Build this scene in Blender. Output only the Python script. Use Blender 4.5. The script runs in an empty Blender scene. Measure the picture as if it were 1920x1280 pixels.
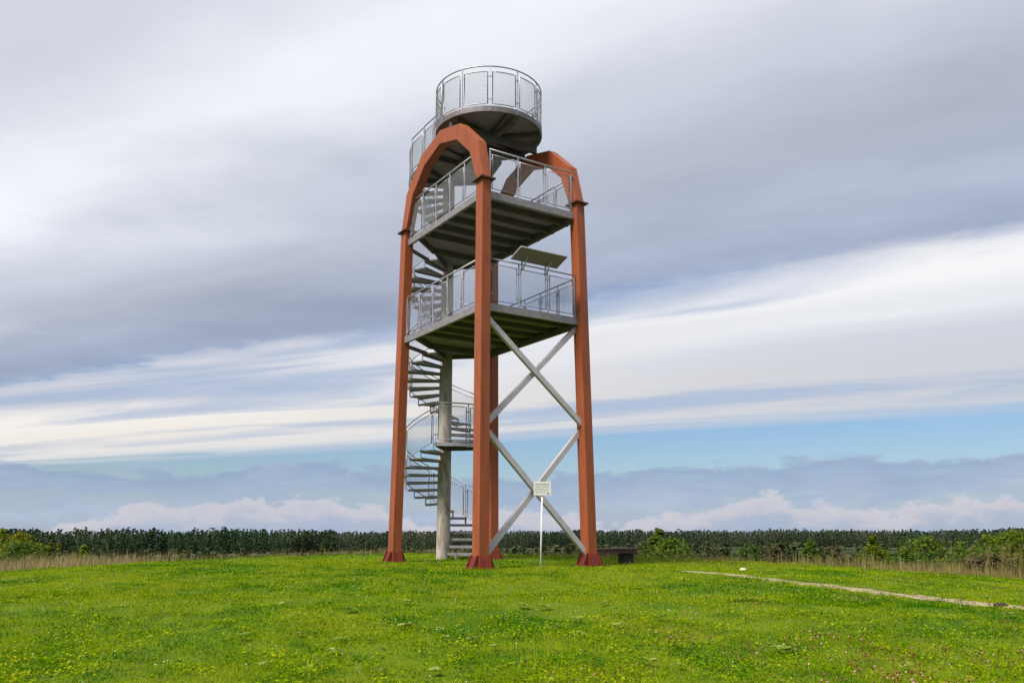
import bpy, math, random
import numpy as np
from mathutils import Vector, Matrix
R = math.radians
PI = math.pi
random.seed(7)
rng = np.random.default_rng(11)
scene = bpy.context.scene
COL = scene.collection

# ------------------------------------------------------------------ camera
EYE = 0.7357
cam_d = bpy.data.cameras.new('camera')
cam = bpy.data.objects.new('camera', cam_d)
COL.objects.link(cam)
cam.location = (0, 0, EYE)
cam.rotation_euler = (R(90 + 13.227), 0, 0)
cam.rotation_euler = (Matrix.Rotation(R(90 + 13.227), 3, 'X') @ Matrix.Rotation(R(-0.15), 3, 'Z')).to_euler()
cam_d.sensor_width = 36
cam_d.lens = 28.378
cam_d.clip_start = 0.1
cam_d.clip_end = 20000
scene.camera = cam

# ------------------------------------------------------------------ view
scene.view_settings.view_transform = 'Standard'
scene.view_settings.look = 'None'
scene.view_settings.exposure = 1.2
scene.view_settings.gamma = 1.0
scene.view_settings.use_curve_mapping = False

# ------------------------------------------------------------------ sun: high, soft, behind the camera to the left
SUN_EL, SUN_AZ = 52.0, 222.0        # azimuth clockwise from +y
sun_d = bpy.data.lights.new('sun', 'SUN')
sun_d.energy = 2.7
sun_d.angle = R(18)
sun_d.color = (1.0, 0.94, 0.84)
sun = bpy.data.objects.new('sun', sun_d)
COL.objects.link(sun)
sdir = Vector((math.sin(R(SUN_AZ)) * math.cos(R(SUN_EL)), math.cos(R(SUN_AZ)) * math.cos(R(SUN_EL)), math.sin(R(SUN_EL))))
sun.rotation_euler = sdir.to_track_quat('Z', 'Y').to_euler()
sun.location = (0, 0, 60)

# ------------------------------------------------------------------ node helper
def lin(c):
    return tuple((v / 255 / 12.92) if v / 255 <= 0.04045 else ((v / 255 + 0.055) / 1.055) ** 2.4 for v in c)

class NT:
    def __init__(s, tree):
        s.t = tree; s.n = tree.nodes; s.l = tree.links
    def put(s, sock, v):
        if isinstance(v, bpy.types.NodeSocket): s.l.new(v, sock)
        elif v is not None:
            if hasattr(sock.default_value, '__len__') and not hasattr(v, '__len__'): v = [v] * len(sock.default_value)
            if hasattr(sock.default_value, '__len__') and len(sock.default_value) == 4 and len(v) == 3: v = (*v, 1)
            sock.default_value = v
    def m(s, op, a, b=None, c=None, clamp=False):
        n = s.n.new('ShaderNodeMath'); n.operation = op; n.use_clamp = clamp
        for i, v in enumerate((a, b, c)):
            if v is not None: s.put(n.inputs[i], v)
        return n.outputs[0]
    def sstep(s, x, a, b):
        n = s.n.new('ShaderNodeMapRange'); n.interpolation_type = 'SMOOTHSTEP'
        s.put(n.inputs['Value'], x); s.put(n.inputs['From Min'], a); s.put(n.inputs['From Max'], b)
        return n.outputs[0]
    def noise(s, vec, scale, detail=5, rough=0.55, dist=0.0, lac=2.0):
        n = s.n.new('ShaderNodeTexNoise'); n.noise_dimensions = '3D'
        if vec is not None: s.put(n.inputs['Vector'], vec)
        n.inputs['Scale'].default_value = scale; n.inputs['Detail'].default_value = detail
        n.inputs['Roughness'].default_value = rough; n.inputs['Distortion'].default_value = dist
        n.inputs['Lacunarity'].default_value = lac
        return n.outputs['Fac']
    def xyz(s, x, y, z):
        n = s.n.new('ShaderNodeCombineXYZ')
        for i, v in enumerate((x, y, z)): s.put(n.inputs[i], v)
        return n.outputs[0]
    def mix(s, f, a, b, mode='MIX'):
        n = s.n.new('ShaderNodeMix'); n.data_type = 'RGBA'; n.blend_type = mode
        s.put(n.inputs[0], f); s.put(n.inputs[6], a); s.put(n.inputs[7], b)
        return n.outputs[2]
    def ramp(s, f, stops, interp='EASE'):
        n = s.n.new('ShaderNodeValToRGB'); n.color_ramp.interpolation = interp
        el = n.color_ramp.elements
        while len(el) < len(stops): el.new(0.5)
        for e, (p, c) in zip(el, stops): e.position = p; e.color = (*c, 1)
        s.put(n.inputs[0], f)
        return n.outputs[0]
    def scale(s, vec, v):
        n = s.n.new('ShaderNodeVectorMath'); n.operation = 'MULTIPLY'
        s.put(n.inputs[0], vec); n.inputs[1].default_value = v
        return n.outputs[0]

# ------------------------------------------------------------------ sky: clear air with a broken cloud deck on a flat layer overhead
world = bpy.data.worlds.new('World'); scene.world = world
world.use_nodes = True
W = NT(world.node_tree); W.n.clear()
tc = W.n.new('ShaderNodeTexCoord')
sep = W.n.new('ShaderNodeSeparateXYZ'); W.l.new(tc.outputs['Generated'], sep.inputs[0])
dx, dy, dz = sep.outputs
zc = W.m('MAXIMUM', dz, 0.012)
u = W.m('DIVIDE', dx, zc); v = W.m('DIVIDE', dy, zc)
s2_ = W.m('ADD', v, W.m('MULTIPLY', u, 0.575)); s_ = W.m('ADD', v, W.m('MULTIPLY', u, 0.475))          # across the deck's edge
t_ = W.m('SUBTRACT', u, W.m('MULTIPLY', v, 0.475))     # along the deck's edge
sk = W.n.new('ShaderNodeTexSky'); sk.sky_type = 'NISHITA'; sk.sun_disc = False
sk.sun_elevation = R(SUN_EL); sk.sun_rotation = R(SUN_AZ); sk.air_density = 1.3; sk.dust_density = 0.3; sk.ozone_density = 2.0
clear = W.mix(1.0, sk.outputs[0], (0.028, 0.0345, 0.047), 'MULTIPLY')
# noises on the layer
ls = W.m('LOGARITHM', W.m('ADD', W.m('MAXIMUM', W.m('ADD', s_, 3.0), 0.1), 0.0), 2.718)   # compress distance so far streaks keep detail
big = W.noise(W.xyz(W.m('MULTIPLY', s_, 0.55), W.m('MULTIPLY', t_, 0.30), 3.1), 1.0, 3, 0.5, 0.3)
fine = W.noise(W.xyz(W.m('MULTIPLY', s_, 1.3), W.m('MULTIPLY', t_, 0.33), 7.7), 1.6, 6, 0.6, 0.5)
streak = W.noise(W.xyz(W.m('MULTIPLY', s_, 0.8), W.m('MULTIPLY', t_, 0.16), 1.3), 1.0, 6, 0.52, 0.8)
bigc = W.m('SUBTRACT', big, 0.5); finec = W.m('SUBTRACT', fine, 0.5); strc = W.m('SUBTRACT', streak, 0.5)
rag = W.m('SUBTRACT', W.noise(W.xyz(s_, W.m('MULTIPLY', t_, 0.7), 4.4), 4.5, 5, 0.6, 0.4), 0.5)
sw = W.m('ADD', s2_, W.m('ADD', W.m('MULTIPLY', bigc, 0.80), W.m('ADD', W.m('MULTIPLY', finec, 0.25), W.m('MULTIPLY', rag, 0.18))))
CL = 0.436                                                # radiance of display white at this exposure
def cc(r, g, b): return tuple(x * CL for x in lin((r, g, b)))
# thick grey deck
deck = W.ramp(W.m('DIVIDE', W.m('ADD', sw, 2.0), 6.0), [
    (0.00, cc(186, 190, 203)), (0.30, cc(196, 199, 212)), (0.48, cc(214, 216, 226)), (0.572, cc(243, 244, 250)), (0.65, cc(208, 211, 223)),
    (0.715, cc(190, 194, 208)), (0.79, cc(177, 183, 202)), (0.88, cc(167, 176, 199)), (1.0, cc(155, 169, 197))])
soft = W.noise(W.xyz(W.m('MULTIPLY', s_, 0.8), W.m('MULTIPLY', t_, 0.5), 12.0), 1.3, 5, 0.5, 0.2)
deck = W.mix(1.0, deck, W.ramp(soft, [(0.25, (0.80, 0.835, 0.87)), (0.5, (0.96, 0.985, 1.0)), (0.75, (1.15, 1.165, 1.16))]), 'MULTIPLY')
cover = W.m('SUBTRACT', 1.0, W.sstep(sw, 3.30, 3.72))
# bright streaky band beyond the deck's edge
bw = W.m('ADD', s_, W.m('ADD', W.m('MULTIPLY', strc, 2.6), W.m('MULTIPLY', finec, 0.5)))
band_in = W.sstep(W.m('ADD', s2_, W.m('ADD', W.m('MULTIPLY', strc, 1.0), W.m('MULTIPLY', rag, 0.75))), 3.15, 3.58)
band_out = W.m('SUBTRACT', 1.0, W.sstep(bw, 8.0, 9.4))
thin = W.sstep(W.m('ADD', streak, W.m('MULTIPLY', finec, 0.35)), 0.25, 0.50)
band = W.m('MULTIPLY', W.m('MULTIPLY', band_in, band_out), W.m('ADD', 0.62, W.m('MULTIPLY', thin, 0.38)))
warm = W.sstep(t_, 1.0, -7.0)
bandr = W.ramp(W.m('DIVIDE', W.m('ADD', s2_, W.m('MULTIPLY', strc, 2.2)), 10.0), [(0.34, cc(226, 228, 235)), (0.40, cc(248, 248, 250)), (0.47, cc(236, 238, 243)), (0.56, cc(208, 213, 224)), (0.66, cc(207, 210, 218)), (0.86, cc(203, 208, 218))])
bandl = W.ramp(W.m('DIVIDE', W.m('ADD', s_, W.m('MULTIPLY', strc, 1.6)), 10.0), [(0.36, cc(206, 209, 219)), (0.45, cc(212, 213, 221)), (0.54, cc(246, 241, 236)), (0.66, cc(240, 235, 229)), (0.84, cc(226, 226, 226))])
bandc = W.mix(warm, bandr, bandl)
bandc = W.mix(W.m('MULTIPLY', W.m('SUBTRACT', 1.0, W.sstep(streak, 0.36, 0.52)), 0.55), bandc, cc(172, 187, 214))
# low far cumulus bank, layered along the horizon
az = W.m('ARCTAN2', dx, dy)
lowv = W.xyz(W.m('MULTIPLY', az, 5.0), W.m('MULTIPLY', dz, 15.0), 0.4)
l1 = W.noise(lowv, 1.5, 7, 0.56, 0.35)
l2 = W.noise(W.xyz(W.m('MULTIPLY', az, 6.5), W.m('MULTIPLY', dz, 26.0), 5.0), 1.4, 6, 0.6, 0.5)
ed = W.m('ADD', dz, W.m('ADD', W.m('MULTIPLY', W.m('SUBTRACT', l1, 0.5), 0.085), W.m('MULTIPLY', W.m('SUBTRACT', l2, 0.5), 0.03)))
low = W.m('SUBTRACT', 1.0, W.sstep(ed, 0.066, 0.078))
lowc = W.ramp(W.m('DIVIDE', ed, 0.085), [(0.0, cc(168, 182, 207)), (0.30, cc(172, 186, 210)), (0.60, cc(158, 177, 207)), (0.82, cc(148, 168, 200)), (0.93, cc(176, 190, 212))])
lowc = W.mix(W.m('MULTIPLY', W.sstep(l2, 0.46, 0.66), 0.35), lowc, cc(196, 203, 216))
low = W.m('MULTIPLY', low, W.m('ADD', 0.62, W.m('MULTIPLY', W.sstep(l2, 0.35, 0.6), 0.36)))
c = clear
c = W.mix(band, c, bandc)
c = W.mix(low, c, lowc)
# small cumulus heaps standing on the horizon
lump = W.noise(W.xyz(W.m('MULTIPLY', az, 4.2), 0.0, 9.0), 1.3, 3, 0.5)
puff = W.noise(W.xyz(W.m('MULTIPLY', az, 16.0), W.m('MULTIPLY', dz, 34.0), 2.0), 1.6, 6, 0.62, 0.3)
under = W.m('SUBTRACT', W.m('ADD', W.m('MULTIPLY', W.m('SUBTRACT', lump, 0.30), 0.135), W.m('MULTIPLY', W.m('SUBTRACT', puff, 0.5), 0.050)), dz)
cumc = W.ramp(W.m('DIVIDE', under, 0.045), [(0.0, cc(216, 213, 219)), (0.30, cc(206, 203, 212)), (0.65, cc(176, 186, 207)), (1.0, cc(165, 179, 205))])
c = W.mix(W.m('MULTIPLY', W.sstep(under, 0.0, 0.008), 0.78), c, cumc)
c = W.mix(cover, c, deck)
bg = W.n.new('ShaderNodeBackground'); W.l.new(c, bg.inputs[0]); bg.inputs[1].default_value = 1.0
wo = W.n.new('ShaderNodeOutputWorld'); W.l.new(bg.outputs[0], wo.inputs[0])
world.cycles.sampling_method = 'MANUAL'; world.cycles.sample_map_resolution = 1024

# ------------------------------------------------------------------ materials
MATS = {}
def mat(name, color, rough=0.6, metal=0.0, var=0.0, vscale=6.0, stretch=(1, 1, 1), dirt=None, dirt_scale=3.0, dirt_amt=0.5, dirt_lo=0.5, bump=0.0, bscale=40.0, spec=0.4):
    m = bpy.data.materials.new(name); m.use_nodes = True
    T = NT(m.node_tree); b = m.node_tree.nodes['Principled BSDF']
    tcn = T.n.new('ShaderNodeTexCoord'); vec = T.scale(tcn.outputs['Object'], stretch)
    col = color
    if var:
        n = T.noise(vec, vscale, 6, 0.6)
        col = T.ramp(n, [(0.3, tuple(x * (1 - var) for x in color)), (0.7, tuple(min(1, x * (1 + var)) for x in color))], 'LINEAR')
    if dirt:
        n2 = T.noise(vec, dirt_scale, 8, 0.68, 0.4)
        col = T.mix(T.m('MULTIPLY', T.sstep(n2, dirt_lo, dirt_lo + 0.22), dirt_amt), col, dirt)
    T.put(b.inputs['Base Color'], col)
    b.inputs['Roughness'].default_value = rough; b.inputs['Metallic'].default_value = metal
    b.inputs['Specular IOR Level'].default_value = spec
    if bump:
        bn = T.n.new('ShaderNodeBump'); bn.inputs['Strength'].default_value = bump; bn.inputs['Distance'].default_value = 0.01
        T.put(bn.inputs['Height'], T.noise(vec, bscale, 5, 0.6)); T.l.new(bn.outputs[0], b.inputs['Normal'])
    MATS[name] = m
    return m
M_ORANGE = mat('orange_paint', (0.275, 0.071, 0.026), 0.5, var=0.15, vscale=2.0, stretch=(3, 3, 0.5), dirt=(0.14, 0.035, 0.014), dirt_scale=2.2, dirt_amt=0.55, bump=0.05, bscale=30, spec=0.3)
M_RED = mat('red_oxide_paint', (0.125, 0.015, 0.007), 0.6, var=0.12, vscale=6, dirt=(0.16, 0.03, 0.02), dirt_scale=9, dirt_amt=0.4)
M_COLLAR = mat('collar_paint', (0.10, 0.035, 0.022), 0.6, var=0.1)
M_GALV = mat('galvanised_steel', (0.42, 0.40, 0.45), 0.45, metal=0.45, var=0.16, vscale=18, dirt=(0.28, 0.28, 0.27), dirt_scale=5, dirt_amt=0.4)
M_FASCIA = mat('weathered_galvanised_plate', (0.255, 0.235, 0.25), 0.55, metal=0.35, var=0.22, vscale=5, stretch=(1, 1, 2.5), dirt=(0.16, 0.15, 0.13), dirt_scale=3, dirt_amt=0.55)
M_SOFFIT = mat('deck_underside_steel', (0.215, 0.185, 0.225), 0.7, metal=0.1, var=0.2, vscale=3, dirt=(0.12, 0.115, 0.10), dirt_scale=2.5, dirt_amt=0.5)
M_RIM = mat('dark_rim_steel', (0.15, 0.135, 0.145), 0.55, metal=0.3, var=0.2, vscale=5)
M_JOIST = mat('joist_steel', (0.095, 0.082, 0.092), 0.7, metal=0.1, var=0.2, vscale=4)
M_BRACE = mat('grey_brace_paint', (0.47, 0.44, 0.48), 0.5, metal=0.1, var=0.1, vscale=6, dirt=(0.30, 0.29, 0.28), dirt_scale=5, dirt_amt=0.4)
M_COLUMN = mat('weathered_concrete', (0.40, 0.365, 0.33), 0.9, var=0.22, vscale=3.0, stretch=(3, 3, 0.6), dirt=(0.15, 0.115, 0.08), dirt_scale=2.6, dirt_amt=0.75, dirt_lo=0.42, bump=0.35, bscale=25)
M_TREAD = mat('tread_steel', (0.27, 0.25, 0.27), 0.6, metal=0.2, var=0.2, vscale=8, dirt=(0.2, 0.19, 0.17), dirt_scale=6, dirt_amt=0.5)
M_MESH = mat('mesh_wire', (0.46, 0.47, 0.50), 0.5, metal=0.3)
M_BOARD = mat('board_back', (0.24, 0.185, 0.24), 0.6, var=0.1, vscale=5)
M_BOARDF = mat('board_face', (0.62, 0.63, 0.60), 0.4, var=0.05)
M_SIGN = mat('sign_panel', (0.62, 0.62, 0.57), 0.45, var=0.05, vscale=8)
M_INK = mat('sign_ink', (0.20, 0.24, 0.27), 0.6)
M_INKR = mat('sign_ink_red', (0.42, 0.20, 0.20), 0.6)
M_POST = mat('sign_post_paint', (0.66, 0.66, 0.68), 0.4, metal=0.1, var=0.06)
M_WOOD = mat('dark_stained_wood', (0.065, 0.028, 0.022), 0.55, var=0.3, vscale=5, stretch=(1, 12, 12), bump=0.2, bscale=20)
M_WOODD = mat('dark_wood_leg', (0.03, 0.02, 0.018), 0.8, var=0.3, vscale=8)
M_STONE = mat('pale_stone', (0.55, 0.52, 0.45), 0.9, var=0.2, vscale=6, bump=0.4, bscale=20)

def leafmat(name, c1, c2, c3=None, attr='tint', trans=0.35, pscale=0.0, rough=0.55, spec=0.15):
    """leaf colour picked by a per-leaf random value"""
    m = bpy.data.materials.new(name); m.use_nodes = True
    T = NT(m.node_tree); b = m.node_tree.nodes['Principled BSDF']; out = m.node_tree.nodes['Material Output']
    a = T.n.new('ShaderNodeAttribute'); a.attribute_name = attr
    stops = [(0.0, c1), (1.0, c2)] if c3 is None else [(0.0, c1), (0.55, c2), (1.0, c3)]
    col = T.ramp(a.outputs['Fac'], stops, 'LINEAR')
    T.put(b.inputs['Base Color'], col); b.inputs['Roughness'].default_value = rough; b.inputs['Specular IOR Level'].default_value = spec
    tr = T.n.new('ShaderNodeBsdfTranslucent'); T.put(tr.inputs[0], col)
    mx = T.n.new('ShaderNodeMixShader'); mx.inputs[0].default_value = trans
    T.l.new(b.outputs[0], mx.inputs[1]); T.l.new(tr.outputs[0], mx.inputs[2]); T.l.new(mx.outputs[0], out.inputs[0])
    return m

# ------------------------------------------------------------------ mesh helpers
class MB:
    def __init__(s): s.v = []; s.f = []
    def add(s, vs, fs):
        o = len(s.v); s.v += [tuple(x) for x in vs]; s.f += [tuple(i + o for i in f) for f in fs]; return s
    def box(s, x0, x1, y0, y1, z0, z1):
        return s.add([(x0, y0, z0), (x1, y0, z0), (x1, y1, z0), (x0, y1, z0), (x0, y0, z1), (x1, y0, z1), (x1, y1, z1), (x0, y1, z1)],
                     [(3, 2, 1, 0), (4, 5, 6, 7), (0, 1, 5, 4), (1, 2, 6, 5), (2, 3, 7, 6), (3, 0, 4, 7)])
    def bar(s, p, q, w, h, up=(0, 0, 1)):
        """rectangular bar from p to q: w sideways, h along up"""
        p, q = Vector(p), Vector(q); d = (q - p).normalized(); sd = d.cross(Vector(up)).normalized(); uu = sd.cross(d)
        vs = []
        for o in (p, q):
            for a, b in ((-1, -1), (1, -1), (1, 1), (-1, 1)): vs.append(o + sd * (a * w / 2) + uu * (b * h / 2))
        return s.add(vs, [(0, 1, 2, 3), (7, 6, 5, 4), (0, 4, 5, 1), (1, 5, 6, 2), (2, 6, 7, 3), (3, 7, 4, 0)])
    def tube(s, pts, r, n=8, closed=False):
        pts = [Vector(p) for p in pts]; k = len(pts); rings = []
        for i, p in enumerate(pts):
            a = pts[(i - 1) % k] if (closed or i > 0) else p
            b = pts[(i + 1) % k] if (closed or i < k - 1) else p
            d = (b - a).normalized()
            ref = Vector((0, 0, 1)) if abs(d.z) < 0.9 else Vector((1, 0, 0))
            e1 = d.cross(ref).normalized(); e2 = e1.cross(d)
            rings.append([p + (e1 * math.cos(2 * PI * j / n) + e2 * math.sin(2 * PI * j / n)) * r for j in range(n)])
        vs = [x for rg in rings for x in rg]; fs = []
        for i in range(k if closed else k - 1):
            i2 = (i + 1) % k
            for j in range(n): fs.append((i * n + j, i * n + (j + 1) % n, i2 * n + (j + 1) % n, i2 * n + j))
        if not closed: fs += [tuple(range(n))[::-1], tuple((k - 1) * n + j for j in range(n))]
        return s.add(vs, fs)
    def prism(s, poly, z0, z1):
        n = len(poly)
        vs = [(x, y, z0) for x, y in poly] + [(x, y, z1) for x, y in poly]
        return s.add(vs, [tuple(range(n))[::-1], tuple(range(n, 2 * n))] + [(i, (i + 1) % n, n + (i + 1) % n, n + i) for i in range(n)])
    def build(s, name, m, parent=None, smooth=False, bevel=0.0):
        me = bpy.data.meshes.new(name); me.from_pydata([tuple(x) for x in s.v], [], s.f); me.update()
        return link(name, me, m, parent, smooth, bevel)
def link(name, me, m, parent=None, smooth=False, bevel=0.0):
    o = bpy.data.objects.new(name, me); COL.objects.link(o)
    if m and not me.materials: me.materials.append(m)
    if smooth: me.polygons.foreach_set('use_smooth', [True] * len(me.polygons))
    if bevel:
        b = o.modifiers.new('bevel', 'BEVEL'); b.width = bevel; b.segments = 2; b.limit_method = 'ANGLE'; b.angle_limit = R(40)
    if parent: o.parent = parent
    return o
def tag(o, label=None, cat=None, group=None, kind=None):
    for k, x in (('label', label), ('category', cat), ('group', group), ('kind', kind)):
        if x: o[k] = x
    return o
def empty(name, loc, rz=0.0):
    o = bpy.data.objects.new(name, None); COL.objects.link(o); o.location = loc; o.rotation_euler = (0, 0, rz); o.empty_display_size = 0.2
    return o
def npmesh(name, V, F, m, attrs=None, sizes=None):
    """numpy mesh: V (n,3), F flat loop list with faces all of 3 corners"""
    me = bpy.data.meshes.new(name)
    F = np.asarray(F, dtype=np.int32); nf = len(F)
    me.vertices.add(len(V)); me.vertices.foreach_set('co', np.asarray(V, dtype=np.float32).ravel())
    me.loops.add(nf * 3); me.loops.foreach_set('vertex_index', F.ravel())
    me.polygons.add(nf); me.polygons.foreach_set('loop_start', np.arange(0, nf * 3, 3, dtype=np.int32))
    me.update(calc_edges=True)
    for k, a in (attrs or {}).items():
        at = me.attributes.new(k, 'FLOAT', 'POINT'); at.data.foreach_set('value', np.asarray(a, dtype=np.float32))
    me.materials.append(m)
    return me

# ------------------------------------------------------------------ terrain
def vnoise(x, y, seed=0):
    """smooth value noise, 0..1"""
    x = np.asarray(x, dtype=np.float64); y = np.asarray(y, dtype=np.float64)
    xi = np.floor(x).astype(np.int64); yi = np.floor(y).astype(np.int64); fx = x - xi; fy = y - yi
    fx = fx * fx * (3 - 2 * fx); fy = fy * fy * (3 - 2 * fy)
    def h(a, b):
        n = (a * 374761393 + b * 668265263 + seed * 1442695041) & 0x7fffffff
        n = ((n ^ (n >> 13)) * 1274126177) & 0x7fffffff
        return ((n ^ (n >> 16)) & 0xffff) / 65535.0
    return (h(xi, yi) * (1 - fx) + h(xi + 1, yi) * fx) * (1 - fy) + (h(xi, yi + 1) * (1 - fx) + h(xi + 1, yi + 1) * fx) * fy
PATH = [(3.45, 17.1), (3.8, 16.97), (4.29, 16.75), (4.64, 16.0), (5.04, 15.35), (5.61, 14.7), (6.05, 14.05), (6.5, 13.55), (6.94, 13.1), (7.4, 12.75), (8.2, 12.3), (10, 11.6), (14, 10.6)]
_pp = []
for _a, _b in zip(PATH[:-1], PATH[1:]):
    for _k in range(4): _pp.append((_a[0] + (_b[0] - _a[0]) * _k / 4, _a[1] + (_b[1] - _a[1]) * _k / 4))
def ground(x, y):
    x = np.asarray(x, dtype=np.float64); y = np.asarray(y, dtype=np.float64)
    yc = np.clip(y, -12, None)
    up = np.where(yc < 10, -0.86 + 0.055 * yc, -0.31 + 0.055 * (yc - 10) - 0.0025 * (yc - 10) ** 2)
    p = np.where(yc < 21, up, -0.0075)
    e = np.clip(y - 23.0, 0, None)
    drop = np.where(e < 20, 0.0036 * e * e, 1.44 + 0.144 * (e - 20))
    k = np.where(x < -3, 0.0034, 0.0022)
    q = np.abs(x + 3)
    lat = np.where(q < 26, k * q * q, k * 26 * 26 + 2 * k * 26 * (q - 26))
    z = p - drop - lat + 0.06 * np.clip((y - 8) / 8, 0, 1)
    z = np.where(z < -14, -20 + 6 * np.exp((z + 14) / 6), z)             # run out into the valley floor
    w = np.clip(1 - np.hypot(x + 0.6, y - 19.5) / 6.0, 0, 1)                      # level pad under the tower
    w = w * w * (3 - 2 * w)
    bump = 0.07 * (vnoise(x * 0.55, y * 0.55, 3) - 0.5) + 0.06 * (vnoise(x * 1.5, y * 1.5, 4) - 0.5) + 0.035 * (vnoise(x * 3.6, y * 3.6, 6) - 0.5)
    far = np.clip((np.hypot(x, y) - 60) / 60, 0, 1)
    if np.size(x) < 3000 or np.min(np.abs(x)) < 16:
        pdm = np.full(np.shape(x), 99.0)
        for px_, py_ in _pp: pdm = np.minimum(pdm, (x - px_) ** 2 + (y - py_) ** 2)
        pf = np.clip((np.sqrt(pdm) - 0.4) / 1.6, 0.12, 1)
        bump = bump * pf
    z = z + bump * (1 - far) * (1 - 0.8 * w)
    return z * (1 - w) + 0.0 * w
def gz(x, y): return float(ground(x, y))

def graded(a, b, n, fine):
    t = np.linspace(-1, 1, n); return np.sign(t) * np.abs(np.sinh(t * fine) / math.sinh(fine)) * (b - a) / 2 + (a + b) / 2
xs = np.concatenate([-22 - (np.exp(np.linspace(0, 5.6, 50)[1:]) - 1)[::-1] / (math.exp(5.6) - 1) * 4000, np.arange(-22, 22.01, 0.16), 22 + (np.exp(np.linspace(0, 5.6, 50)[1:]) - 1) / (math.exp(5.6) - 1) * 4000])
ys = np.concatenate([np.linspace(-400, -14, 14), np.arange(-12, 4, 0.4), np.arange(4, 34, 0.16), 34 + (np.exp(np.linspace(0, 5.6, 90)[1:]) - 1) / (math.exp(5.6) - 1) * 5000])
gx, gy = np.meshgrid(xs, ys)
gzv = ground(gx, gy)
nx, ny = len(xs), len(ys)
V = np.stack([gx.ravel(), gy.ravel(), gzv.ravel()], 1)
idx = np.arange(nx * ny).reshape(ny, nx)
a, b_, c_, d_ = idx[:-1, :-1].ravel(), idx[:-1, 1:].ravel(), idx[1:, 1:].ravel(), idx[1:, :-1].ravel()
F = np.concatenate([np.stack([a, b_, c_], 1), np.stack([a, c_, d_], 1)])
mg = bpy.data.materials.new('meadow_soil_and_turf'); mg.use_nodes = True
T = NT(mg.node_tree); b = mg.node_tree.nodes['Principled BSDF']
tcn = T.n.new('ShaderNodeTexCoord'); P0 = tcn.outputs['Object']
n1 = T.noise(P0, 0.55, 5, 0.6); n2 = T.noise(P0, 9.0, 6, 0.65)
colg = T.ramp(n1, [(0.3, (0.030, 0.095, 0.003)), (0.5, (0.085, 0.135, 0.003)), (0.7, (0.130, 0.150, 0.005))])
colg = T.mix(T.sstep(n2, 0.5, 0.75), colg, (0.070, 0.075, 0.018))
sepg = T.n.new('ShaderNodeSeparateXYZ'); T.l.new(P0, sepg.inputs[0])
heath = T.ramp(T.noise(P0, 0.05, 6, 0.7), [(0.3, (0.026, 0.040, 0.018)), (0.5, (0.045, 0.058, 0.024)), (0.7, (0.075, 0.082, 0.032))])
colg = T.mix(T.sstep(T.m('ADD', sepg.outputs[2], T.m('MULTIPLY', n1, 1.5)), -1.2, -4.0), colg, heath)
T.put(b.inputs['Base Color'], colg); b.inputs['Roughness'].default_value = 0.9; b.inputs['Specular IOR Level'].default_value = 0.1
gme = npmesh('meadow_hill', V, F, mg)
gob = link('meadow_hill', gme, None, smooth=True); tag(gob, 'grassy green hilltop meadow sloping up to the tower', 'ground', kind='structure')

# ------------------------------------------------------------------ footpath (bare sand trodden into the turf)
def catmull(pts, n=14):
    pts = [Vector((*p, 0)) for p in pts]; out = []
    for i in range(len(pts) - 1):
        p0, p1, p2, p3 = pts[max(i - 1, 0)], pts[i], pts[i + 1], pts[min(i + 2, len(pts) - 1)]
        for k in range(n):
            t = k / n
            out.append(0.5 * ((2 * p1) + (p2 - p0) * t + (2 * p0 - 5 * p1 + 4 * p2 - p3) * t * t + (3 * p1 - p0 - 3 * p2 + p3) * t ** 3))
    out.append(pts[-1]); return out
pc = catmull(PATH)
pm_v = []; pm_f = []; path_samples = []
for i, p in enumerate(pc):
    d = (pc[min(i + 1, len(pc) - 1)] - pc[max(i - 1, 0)]).normalized(); nrm = Vector((-d.y, d.x, 0))
    u_ = i / (len(pc) - 1)
    base = (0.10 + 0.27 * min(1, u_ * 3.2)) 
    wl = base * (0.25 + 1.3 * float(vnoise(i * 0.37, 1.5, 21))) ; wr = base * (0.25 + 1.3 * float(vnoise(i * 0.37, 9.5, 22)))
    path_samples.append((p.x, p.y, wl, wr, nrm.x, nrm.y))
    for k in range(5):
        o = -wr + (wl + wr) * k / 4
        q = p + nrm * o
        pm_v.append((q.x, q.y, gz(q.x, q.y) + 0.013 - (0.02 if k in (0, 4) else 0)))
    if i:
        for k in range(4): a0 = (i - 1) * 5 + k; pm_f.append((a0, a0 + 1, a0 + 6, a0 + 5))
mp = mat('trodden_sand', (0.30, 0.235, 0.145), 0.95, var=0.3, vscale=5, dirt=(0.10, 0.10, 0.025), dirt_scale=2.4, dirt_amt=0.9, dirt_lo=0.45, bump=0.4, bscale=30)
pb = MB(); pb.add(pm_v, pm_f); po = pb.build('footpath', mp, smooth=True); tag(po, 'narrow sandy footpath worn through the grass', 'path', kind='structure')
PS = np.array(path_samples)

# ------------------------------------------------------------------ the tower (local axes: x along its short side, y along its long side)
TX, TY, TR = -0.5943, 19.3375, 0.5759
tower = empty('observation_tower', (TX, TY, 0), TR)
tag(tower, 'tall lookout tower with orange-brown steel legs, grey decks and a spiral stair', 'tower')
HS, HB, TAP = 1.394, 2.043, 0.0084
LW, LB = 0.235, 0.285
Z1, Z2, Z3 = 5.60, 8.24, 10.88
ZC = 8.46
def hs(z): return HS - TAP * z
def hb(z): return HB - TAP * z
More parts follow.
